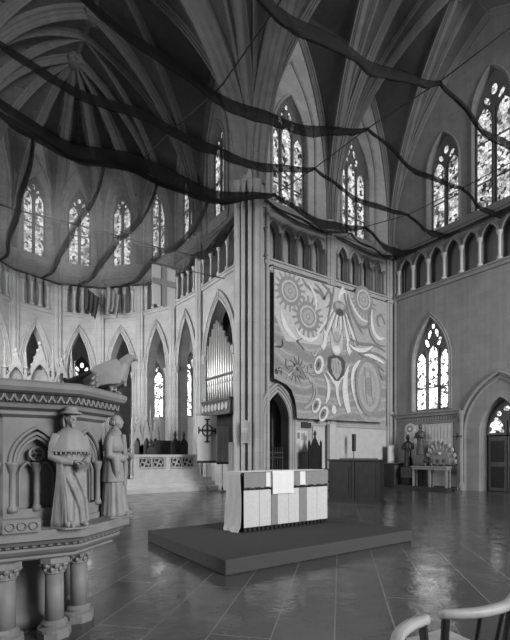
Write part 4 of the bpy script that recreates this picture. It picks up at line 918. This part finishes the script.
# ------------------------------------------------------------------ pulpit
PC = Vector((-9.06, -9.42)); PA = R(-72.2)                          # centre and the bearing of one corner
def octa(r, z, ph=0, n=8): return [(PC.x + r * math.cos(PA + ph + 2 * math.pi * k / n), PC.y + r * math.sin(PA + ph + 2 * math.pi * k / n), z) for k in range(n)]
pu = thing('pulpit', 'octagonal carved marble pulpit on short columns at the left', 'pulpit', (PC.x, PC.y, 0))
def P(b, name, mat='carved_marble', sm=False, par=None):
    o = b.build(name, mat, par or pu, sm)
    if par is None: o.matrix_parent_inverse = Matrix.Translation(-Vector(pu.location))
    return o
b = MB(); b.rings([octa(.72, .685), octa(.74, .70), octa(.74, .72), octa(.78, .745), octa(.81, .775), octa(.81, .795)]); P(b, 'moulded_base')
b = MB(); b.rings([octa(.80, .795), octa(.80, .825)]); P(b, 'carved_band', 'cloth_dark'); b = MB()
for k in range(8):
    p, q = Vector(octa(.80, .81)[k]), Vector(octa(.80, .81)[(k + 1) % 8])
    for j in range(10): c = p.lerp(q, (j + .5) / 10); b.ball(c, .022, .022, .012, 5, 4)
P(b, 'bead_moulding')
b = MB(); b.rings([octa(.83, .825), octa(.86, .855), octa(.90, .87), octa(.90, .95)]); P(b, 'floor_slab')
b = MB(); b.rings([octa(.66, .95), octa(.66, 1.0), octa(.55, 1.03), octa(.55, 1.86), octa(.64, 1.88)]); P(b, 'body_core', 'carved_marble')
for k in range(8):
    p, q = octa(.64, 0)[k], octa(.64, 0)[(k + 1) % 8]; F = Fr(p[:2], q[:2]); 
    if F.n.dot(Vector(p[:2]) - PC) < 0: F.n = -F.n
    w = F.w; b = MB()
    b.prism([(0, 1.0), (w, 1.0), (w, 1.1), (0, 1.1)], F, -.05, .0)
    A = arch(w / 2, w * .40, 1.48, 1.78, 8)
    for (x, z), (x2, z2) in zip(A, A[1:]): b.prism([(x, z), (x2, z2), (x2, 1.87), (x, 1.87)], F, -.05, 0)
    for x0, x1 in ((0, w * .1), (w * .9, w)): b.prism([(x0, 1.1), (x1, 1.1), (x1, 1.87), (x0, 1.87)], F, -.05, 0)
    for r_, d_ in ((.40, .01), (.34, -.01), (.29, -.025)): mould(b, F, w / 2, w * r_, 1.48, 1.48, 1.48 + .30 * r_ / .40, .016, d_, 8, False)
    b.tube([F(w / 2 + .055 * math.cos(u), 1.56 + .055 * math.sin(u), -.02) for u in [2 * math.pi * i / 14 for i in range(15)]], .014, 5)
    for j in range(3): a = math.pi / 2 + j * 2 * math.pi / 3; b.tube([F(w / 2 + .028 * math.cos(a) + .024 * math.cos(u), 1.56 + .028 * math.sin(a) + .024 * math.sin(u), -.02) for u in [2 * math.pi * i / 10 for i in range(11)]], .008, 4)
    for s in (-1, 1): mould(b, F, w / 2 + s * w * .14, w * .12, 1.12, 1.38, 1.49, .012, -.025, 6)
    tp = P(b, 'arcade_panel')
    for xx in (.14, .5, .86):
        x, y, _ = F(w * xx, 0, .0 if xx != .5 else -.02); b = MB(); b.lathe(x, y, [(.04, 1.08), (.04, 1.11), (.026, 1.14), (.024, 1.40), (.03, 1.41), (.045, 1.47), (.05, 1.49)], 8); P(b, 'colonnette', par=tp, sm=True)
b = MB(); b.rings([octa(.64, 1.86), octa(.69, 1.885), octa(.69, 1.915), octa(.75, 1.935), octa(.77, 1.975)]); P(b, 'lower_cornice')
b = MB(); b.rings([octa(.79, 1.975), octa(.80, 2.045)]); P(b, 'leaf_band', 'cloth_dark'); b = MB()
for k in range(8):
    p, q = Vector(octa(.80, 2.01)[k]), Vector(octa(.80, 2.01)[(k + 1) % 8]); u = (q - p).normalized()
    for j in range(9):
        c = p.lerp(q, (j + .5) / 9)
        for s in (-1, 1): b.tube([c + u * (.006 * s) + Vector((0, 0, -.028)), c + u * (.024 * s), c + u * (.032 * s) + Vector((0, 0, .026))], .009, 5)
P(b, 'carved_leaves')
b = MB(); b.rings([octa(.82, 2.045), octa(.86, 2.06), octa(.88, 2.09), octa(.88, 2.125), octa(.83, 2.15), octa(.70, 2.15), octa(.64, 2.1)]); P(b, 'top_cornice')
def pcol(r, deg, rad=.078):
    a = R(deg); x, y = PC.x - .1 + r * math.cos(a), PC.y - .15 + r * math.sin(a)
    b = MB(); b.lathe(x, y, [(rad, .14), (rad * .96, .545)], 20); c = P(b, 'column', sm=True)
    b = MB(); b.lathe(x, y, [(rad * 1.75, 0), (rad * 1.75, .06)], 8); b.lathe(x, y, [(rad * 1.7, .06), (rad * 1.72, .085), (rad * 1.3, .1), (rad * 1.38, .125), (rad * 1.02, .15)], 20); P(b, 'column_base', par=c)
    b = MB(); b.lathe(x, y, [(rad * .98, .54), (rad * 1.12, .55), (rad * 1.0, .565), (rad * 1.1, .605), (rad * 1.5, .64)], 16)
    for k in range(8):
        u = 2 * math.pi * k / 8; b.ball((x + rad * 1.25 * math.cos(u), y + rad * 1.25 * math.sin(u), .62), .03, .03, .022, 6, 4); b.ball((x + rad * 1.08 * math.cos(u + .4), y + rad * 1.08 * math.sin(u + .4), .585), .02, .02, .025, 6, 4)
    P(b, 'capital', par=c); b = MB(); b.lathe(x, y, [(rad * 1.6, .64), (rad * 1.6, .686)], 8, R(22.5)); P(b, 'abacus', par=c)
for k in range(8): pcol(.48, -67 + 45 * k)
b = MB(); b.lathe(PC.x, PC.y, [(.36, 0), (.36, .1), (.30, .14), (.29, .6), (.36, .685)], 24); P(b, 'centre_drum', sm=True)
b = MB(); b.box(-.13, .13, -.06, .06, 0, .10)
for s in (-1, 0, 1):
    b.tube([(s * .08 + .03 * math.cos(u), -.065, .05 + .03 * math.sin(u)) for u in [2 * math.pi * i / 10 for i in range(11)]], .008, 4)
o = b.build('carved_block', 'carved_marble', pu); fa = PA - R(22.5); o.location = (.79 * math.cos(fa) - .12, .79 * math.sin(fa) - .02, .95); o.rotation_euler = (0, 0, fa + R(90))

# ------------------------------------------------------------------ carved figures
def remesh(o, vox, smooth=4):
    m = o.modifiers.new('r', 'REMESH'); m.mode = 'VOXEL'; m.voxel_size = vox
    if smooth: s = o.modifiers.new('s', 'SMOOTH'); s.factor = .5; s.iterations = smooth
    dg = bpy.context.evaluated_depsgraph_get(); me = bpy.data.meshes.new_from_object(o.evaluated_get(dg)); me.name = o.name
    o.modifiers.clear(); o.data = me
    for p in me.polygons: p.use_smooth = True
    return o
def robe(b, prof, nf, seed, n=48, cap=True):
    rs = []
    for z, rx, ry, cy, amp in prof:
        ring = []
        for i in range(n):
            t = 2 * math.pi * i / n
            f = 1 + amp * (math.sin(nf * t + seed) * .6 + .5 * math.sin((nf * 1.7) * t + seed * 2 + z * 3)) + amp * noise.noise((math.cos(t) * 2, math.sin(t) * 2, z * 4 + seed)) * .8
            ring.append((rx * f * math.cos(t), cy + ry * f * math.sin(t), z))
        rs.append(ring)
    b.rings(rs, cap)
def head(b, z, y=0):
    b.ball((0, y, z), .048, .056, .066, 14, 10); b.ball((0, y - .022, z - .036), .034, .034, .034, 10, 7)       # skull, jaw
    b.tube([(0, y - .05, z + .018), (0, y - .066, z - .008), (0, y - .055, z - .014)], .009, 6, rr=[.006, .011, .008])   # nose
    for s in (-1, 1):
        b.tube([(s * .008, y - .05, z + .022), (s * .032, y - .044, z + .022)], .008, 5); b.ball((s * .02, y - .046, z + .006), .009, .008, .006, 6, 5)
        b.ball((s * .05, y, z), .008, .014, .02, 6, 5); b.ball((s * .024, y - .036, z - .016), .014, .014, .014, 6, 5)
    b.tube([(-.017, y - .05, z - .034), (0, y - .056, z - .033), (.017, y - .05, z - .034)], .006, 5)
def hand(b, wrist, palm, curl, s=1):
    """palm and five bent fingers reaching from wrist to palm, closing in direction curl"""
    w, p, c = Vector(wrist), Vector(palm), Vector(curl); f = (p - w).normalized(); sd = f.cross(c).normalized()
    b.tube([w, w.lerp(p, .5), p], .02, 8, rr=[.017, .023, .020])
    for k in range(4):
        L = (.040, .046, .043, .034)[k]; r0 = p + sd * (-.021 + .014 * k); b.tube([r0 - f * .01, r0 + f * L * .5, r0 + f * L * .8 + c * L * .4, r0 + f * L * .7 + c * L * .75], .0062, 6)
    t0 = w.lerp(p, .45) - sd * .02; b.tube([t0, t0 - sd * .016 + f * .014 + c * .006, t0 - sd * .014 + f * .03 + c * .02], .0075, 6)
def statue(name, label, cat, loc, face, build, sc=1.0):
    r = thing(name, label, cat, loc, face + R(90)); build(r); r.scale = sc; return r
def bishop(r):
    b = MB(); robe(b, [(0, .165, .13, 0, .05), (.03, .17, .135, 0, .07), (.2, .15, .12, -.005, .075), (.4, .132, .105, -.01, .05), (.55, .125, .098, 0, .02), (.66, .135, .095, 0, .01), (.76, .125, .085, 0, 0), (.80, .09, .07, 0, 0), (.83, .045, .045, 0, 0), (.87, .04, .042, -.005, 0)], 11, 1.3)
    head(b, .905, -.015)
    for s in (-1, 1):
        sh, el = (s * .125, 0, .765), (s * .175, .0, .585); wr_ = (s * .055, -.135, .515) if s > 0 else (s * .04, -.13, .535)
        b.tube([sh, ((sh[0] + el[0]) / 2 + s * .01, 0, .68), el, ((el[0] + wr_[0]) / 2 + s * .015, -.075, .55), wr_], .04, 10, rr=[.05, .048, .044, .037, .026])
        b.tube([(s * .06, -.10, .02), (s * .065, -.165, .015), (s * .07, -.19, .01)], .03, 8, rr=[.035, .028, .016])
    b.tube([(-.09, -.10, .42), (-.03, -.13, .3), (.03, -.135, .15), (.04, -.14, .02)], .02, 6, rr=[.012, .022, .024, .02]); b.tube([(.1, -.08, .45), (.09, -.115, .25), (.11, -.12, .03)], .02, 6)
    b.tube([(-.02, -.125, .45), (.06, -.125, .3), (.12, -.09, .12)], .014, 6)
    o = remesh(b.build('body', 'statue_marble', r), .0065, 3)
    q = bmesh.new(); q.from_mesh(o.data); h = MB(); h.bm.free(); h.bm = q
    hand(h, (.06, -.13, .517), (.03, -.165, .505), (-.5, -.3, -.8)); hand(h, (-.045, -.125, .535), (.0, -.165, .535), (.3, -.3, -.9)); q.to_mesh(o.data); q.free()
    for p in o.data.polygons: p.use_smooth = True
    b = MB(); robe(b, [(.625, .192, .148, .0, .03), (.64, .193, .147, 0, .03), (.68, .180, .132, 0, .045), (.72, .168, .118, 0, .045), (.775, .135, .098, 0, .03), (.81, .092, .075, 0, .01), (.835, .056, .056, 0, 0)], 9, 2.1)
    b.tube([(.198 * math.cos(2 * math.pi * k / 40), .152 * math.sin(2 * math.pi * k / 40), .628) for k in range(41)], .008, 6)
    for k in range(26): t = 2 * math.pi * k / 26; b.ball((.196 * math.cos(t), .15 * math.sin(t), .612), .009, .009, .016, 5, 4)
    b.build('shoulder_cape', 'statue_marble', r, True)
    b = MB(); b.lathe(0, -.012, [(.03, .945), (.095, .944), (.105, .952), (.095, .962), (.066, .972), (.064, .995), (.055, 1.008), (.01, 1.012)], 28); b.build('brimmed_hat', 'statue_marble', r, True)
    b = MB()
    for s in (-1, 1):
        for k in range(3): b.tube([(s * (.05 - .008 * k), .01 + .016 * k, .935), (s * .058, .018 + .016 * k, .89), (s * .055, .01 + .014 * k, .835)], .014, 6)
    for k in range(5): b.tube([(-.02 + .01 * k, -.058, .872), (-.016 + .008 * k, -.066, .845), (-.01 + .005 * k, -.06, .818)], .008, 5)
    b.build('hair_and_beard', 'statue_marble', r, True)
    b = MB(); M = Matrix.Translation((.02, -.185, .515)) @ Matrix.Rotation(R(25), 4, 'X') @ Matrix.Rotation(R(-12), 4, 'Y'); b.box(-.05, .05, -.035, .035, -.012, .012, lambda x, y, z: tuple(M @ Vector((x, y, z)))); b.build('book', 'tracery_stone', r)
    b = MB(); b.tube([(-.13, -.08, .52), (-.125, -.13, .4), (-.115, -.16, .2), (-.11, -.165, .03)], .011, 7); b.ball((-.11, -.165, .03), .018, .018, .03); b.build('cord', 'statue_marble', r, True)
    b = MB(); b.lathe(0, -.03, [(.2, -.012), (.2, 0)], 8); b.build('foot_slab', 'statue_marble', r)
def deacon(r):
    b = MB(); robe(b, [(0, .15, .14, 0, .05), (.03, .152, .142, 0, .07), (.15, .138, .125, 0, .075), (.34, .128, .112, 0, .05), (.55, .12, .10, 0, .02), (.68, .128, .09, 0, .01), (.775, .118, .08, 0, 0), (.815, .085, .066, 0, 0), (.84, .042, .044, -.005, 0), (.88, .04, .042, -.015, 0)], 10, .4)
    head(b, .925, -.03)
    for s in (-1, 1):
        sh, el, wr_ = (s * .118, 0, .775), (s * .155, .01, .60), (s * .04, -.125, .56)
        b.tube([sh, (s * .145, .01, .69), el, (s * .11, -.06, .575), wr_], .04, 10, rr=[.046, .044, .046, .05, .036]); b.tube([(s * .05, -.10, .02), (s * .05, -.17, .012)], .026, 8)
        b.tube([(s * .12, -.05, .56), (s * .115, -.06, .44), (s * .11, -.05, .34)], .03, 8, rr=[.05, .042, .012])
    o = remesh(b.build('body', 'statue_marble', r), .0065, 3); q = bmesh.new(); q.from_mesh(o.data); h = MB(); h.bm.free(); h.bm = q
    hand(h, (.04, -.125, .56), (.0, -.15, .565), (-.3, -.8, .2)); hand(h, (-.04, -.125, .572), (.005, -.15, .58), (.3, -.8, .2)); q.to_mesh(o.data); q.free()
    for p in o.data.polygons: p.use_smooth = True
    b = MB(); robe(b, [(.335, .150, .128, 0, .035), (.35, .151, .13, 0, .035), (.45, .142, .12, 0, .03), (.56, .132, .108, 0, .015), (.60, .134, .10, 0, .01)], 8, 1.7, cap=False); b.build('tunic', 'statue_marble', r, True)
    b = MB(); b.rings([[(x, -.118 - .012 * math.sin(k) - y, z) for x, y in ((-.05, 0), (0, .012), (.05, 0), (.05, -.014), (-.05, -.014))] for k, z in enumerate((.30, .42, .54, .66, .76, .80))]); b.build('scapular', 'statue_marble', r)
    b = MB(); robe(b, [(.63, .168, .125, 0, .02), (.70, .155, .11, 0, .02), (.775, .135, .092, 0, .01), (.82, .085, .07, 0, 0), (.85, .052, .055, -.005, 0)], 7, .9); b.build('shoulder_cape', 'statue_marble', r, True)
    b = MB(); b.ball((0, -.018, .943), .054, .058, .056, 14, 8)
    for k in range(11): t = math.pi * k / 10; b.ball((.052 * math.cos(t), -.01 + .05 * math.sin(t), .915), .018, .018, .026, 6, 4)
    b.build('hair', 'statue_marble', r, True)
    b = MB(); b.lathe(0, -.02, [(.18, -.012), (.18, 0)], 8); b.build('foot_slab', 'statue_marble', r)
a1, a2 = PA, PA + R(45)
statue('statue', 'carved figure in wide-brimmed hat and cape holding a book on the pulpit corner', 'statue', (PC.x + .77 * math.cos(a1) - .05, PC.y + .77 * math.sin(a1), .962), a1 - R(2), bishop, (.86, .92, .985))
statue('statue', 'carved bareheaded robed figure in profile with clasped hands, at the pulpit far corner', 'statue', (PC.x + .76 * math.cos(a2), PC.y + .76 * math.sin(a2), .962), a2 - R(8), deacon, (.9, .92, .985))
def small_figure(name, label, loc, rz, mat, child=False):
    r = thing(name, label, 'statue', loc, rz); b = MB()
    robe(b, [(0, .22, .2, 0, .04), (.3, .19, .17, 0, .07), (.7, .16, .14, 0, .04), (.95, .19, .14, 0, .02), (1.15, .2, .13, 0, 0), (1.22, .1, .09, 0, 0), (1.27, .06, .06, 0, 0), (1.32, .06, .06, 0, 0)], 8, 2, 28)
    b.ball((0, -.02, 1.42), .09, .1, .125, 12, 8); b.ball((0, -.11, 1.41), .02, .03, .03, 6, 4)
    for s in (-1, 1): b.tube([(s * .19, 0, 1.12), (s * .26, -.04, .88), (s * .08, -.24, .92)], .06, 8, rr=[.075, .065, .045])
    if child: b.ball((.06, -.25, 1.02), .08, .08, .12); b.ball((.06, -.26, 1.2), .06, .06, .07)
    remesh(b.build('body', mat, r), .02, 3)
    b = MB(); b.box(-.26, .26, -.24, .24, -.5, 0); b.build('pedestal', mat, r)
small_figure('shrine_statue', 'dark robed statue with raised arms standing in the middle of the shrine on the right', (8.15, -2.02, 1.55), R(-75), 'bronze_dark', True)
small_figure('shrine_statue', 'dark shorter statue at the left of the shrine on the right', (8.15, -1.35, .975), R(-75), 'black_paint')
bpy.data.objects['shrine_statue'].scale = (.92, .92, .92)
for nm, y, z, h in (('shrine_pedestal', -2.02, .13, .955), ('shrine_pedestal', -1.35, .13, .355)):
    b = MB(); b.box(7.97, 8.37, y - .22, y + .22, z, z + h - .005); b.box(7.95, 8.4, y - .25, y + .25, z, z + .06); o = b.build(nm, 'dark_wood'); tag(o, ('tall dark block' if h > .5 else 'low dark block') + ' under the ' + ('middle' if h > .5 else 'left') + ' shrine statue', 'pedestal')

# ------------------------------------------------------------------ eagle on the pulpit rim
eg = thing('eagle_lectern', 'pale carved stone eagle lectern perched on the pulpit rim', 'lectern', (-8.45, -9.80, 2.15), R(-35)); eg.scale = (1.05, 1.05, 1.1)
b = MB()
def sk(pts, rr, fy=1): b.tube(pts, .01, 10, rr=rr)
sk([(-.15, 0, .09), (-.08, 0, .10), (.02, 0, .12), (.09, 0, .16), (.12, 0, .22), (.15, 0, .27), (.185, 0, .30)], [.02, .05, .085, .095, .075, .055, .045])
b.ball((.19, 0, .305), .05, .04, .042); b.tube([(.22, 0, .31), (.255, 0, .30), (.268, 0, .275)], .02, 8, rr=[.028, .018, .005])
for s in (-1, 1):
    rs = []
    for t in [k / 10 for k in range(11)]:
        x, z = lerp(.12, -.20, t), lerp(.27, .09, t) + .02 * math.sin(t * 3); w = .10 * (1 - t) ** .6 + .05; y = s * (.07 + .06 * math.sin(math.pi * t))
        rs.append([(x - .02, y - s * .012, z + .02), (x - .02, y + s * .012, z + .02), (x + .03, y + s * .03, z - w * .6), (x + .02, y + s * .02, z - w * 1.35), (x + .01, y - s * .01, z - w * 1.3)])
    b.rings(rs)
    b.tube([(.03, s * .04, .07), (.04, s * .045, .03), (.05, s * .045, .0)], .02, 7, rr=[.035, .02, .018])
o = remesh(b.build('body', 'statue_marble', eg), .007, 2)
for s in (-1, 1):
    b = MB()
    for k in range(5):
        for j in range(3): x, z = .09 - .04 * k, .235 - .026 * k - .045 * j; y = s * (.10 + .045 * math.sin(math.pi * k / 7)); b.tube([(x, y, z), (x - .025, y + s * .004, z - .03), (x - .045, y, z - .04)], .012, 5, rr=[.008, .014, .004])
    b.build('wing_feathers', 'statue_marble', eg)
for s in (-1, 1):
    b = MB()
    for k in (-1, 0, 1): b.tube([(.045, s * .045, .012), (.075, s * .045 + .02 * k, .012), (.095, s * .045 + .028 * k, .004)], .008, 5)
    b.build('claw', 'statue_marble', eg)
b = MB(); M = Matrix.Translation((-.21, 0, .12)) @ Matrix.Rotation(R(-22), 4, 'Y'); b.box(-.13, .11, -.17, .17, -.012, .012, lambda x, y, z: tuple(M @ Vector((x, y, z)))); b.box(-.14, -.115, -.17, .17, -.012, .035, lambda x, y, z: tuple(M @ Vector((x, y, z)))); b.build('book_desk', 'dark_wood', eg)
b = MB(); b.tube([(-.2, 0, .0), (-.2, 0, .12)], .03, 8); b.build('desk_post', 'dark_wood', eg)

# ------------------------------------------------------------------ chairs at the lower right
def chair(label, loc, rz):
    r = thing('curved_back_chair', label, 'chair', loc, rz)
    n = 20; rs = []
    for i in range(n + 1):
        a = R(90 - 35 + 70 * i / n); e = abs(i / n - .5) * 2; w = .026 * (1 - .3 * e ** 6); z = .772 - .006 * e; c, s_ = math.cos(a), math.sin(a)
        rs.append([(c * (.5 + q * w), s_ * (.5 + q * w), z + h) for q, h in ((-.8, -.022), (.8, -.022), (1, -.008), (1, .008), (.7, .020), (-.7, .020), (-1, .008), (-1, -.008))])
    b = MB(); b.rings(rs); b.build('top_rail', 'rail_wood', r, True)
    for k in (-31, 31):
        a = R(90 + k); c, s_ = math.cos(a), math.sin(a); b = MB(); b.tube([(c * .44, s_ * .44, 0), (c * .46, s_ * .46, .45), (c * .5, s_ * .5, .752)], .02, 8); b.build('back_post', 'black_paint', r)
    for s in (-1, 1): b = MB(); b.tube([(s * .21, .02, 0), (s * .2, .03, .42)], .02, 8); b.build('front_leg', 'black_paint', r)
    b = MB(); b.prism([(-.24, .0), (.24, .0), (.24, .40), (.12, .45), (-.12, .45), (-.24, .40)], lambda a, y, d: (a, y, d), .42, .455); b.build('seat', 'rail_wood', r, bevel=.01)
    for k in (-10, 10): a = R(90 + k); b = MB(); b.tube([(math.cos(a) * .44, math.sin(a) * .44, .45), (math.cos(a) * .5, math.sin(a) * .5, .752)], .01, 6); b.build('spindle', 'black_paint', r)
plain('rail_wood', .30, .2, 9, .5, .4)
chair('curved-back chair with pale rail and black posts at the lower right corner', (-7.370, -12.449, 0), R(171)); chair('curved-back chair cut off by the bottom edge, only its rail end in view', (-7.884, -13.313, 0), R(28))

# ------------------------------------------------------------------ small things in the chancel opening
r = thing('carved_screen', 'low dark carved wooden screen left of the marble rail', 'screen', (-4.1, 3.5, .55))
b = MB(); b.box(-4.55, -3.72, 3.45, 3.53, .55, 1.72); keep(b.build('panel', 'dark_wood', r), r)
b = MB(); b.box(-4.6, -3.70, 3.40, 3.58, 1.72, 1.82); keep(b.build('top_rail', 'mid_wood', r), r)
for k in range(3):
    for z in (.85, 1.3): b = MB(); b.tube([(-4.4 + .27 * k + .09 * math.cos(u), 3.44, z + .14 * math.sin(u)) for u in [2 * math.pi * i / 12 for i in range(13)]], .025, 5); keep(b.build('carved_ring', 'mid_wood', r), r)
b = MB(); b.rings([[(-.88 + .30 * q, -.58 - .12 * math.sin(math.pi * q) - e, z) for q in (0, .25, .5, .75, 1)] + [(-.88 + .30 * q, -.58 - .12 * math.sin(math.pi * q) - e + .012, z) for q in (1, .75, .5, .25, 0)] for z, e in ((2.0, .03), (2.4, .02), (2.85, .0))]); o = b.build('patterned_hanging', 'm_swirl'); tag(o, 'small patterned cloth hanging on the clustered pier beside the narrow banner', 'hanging')
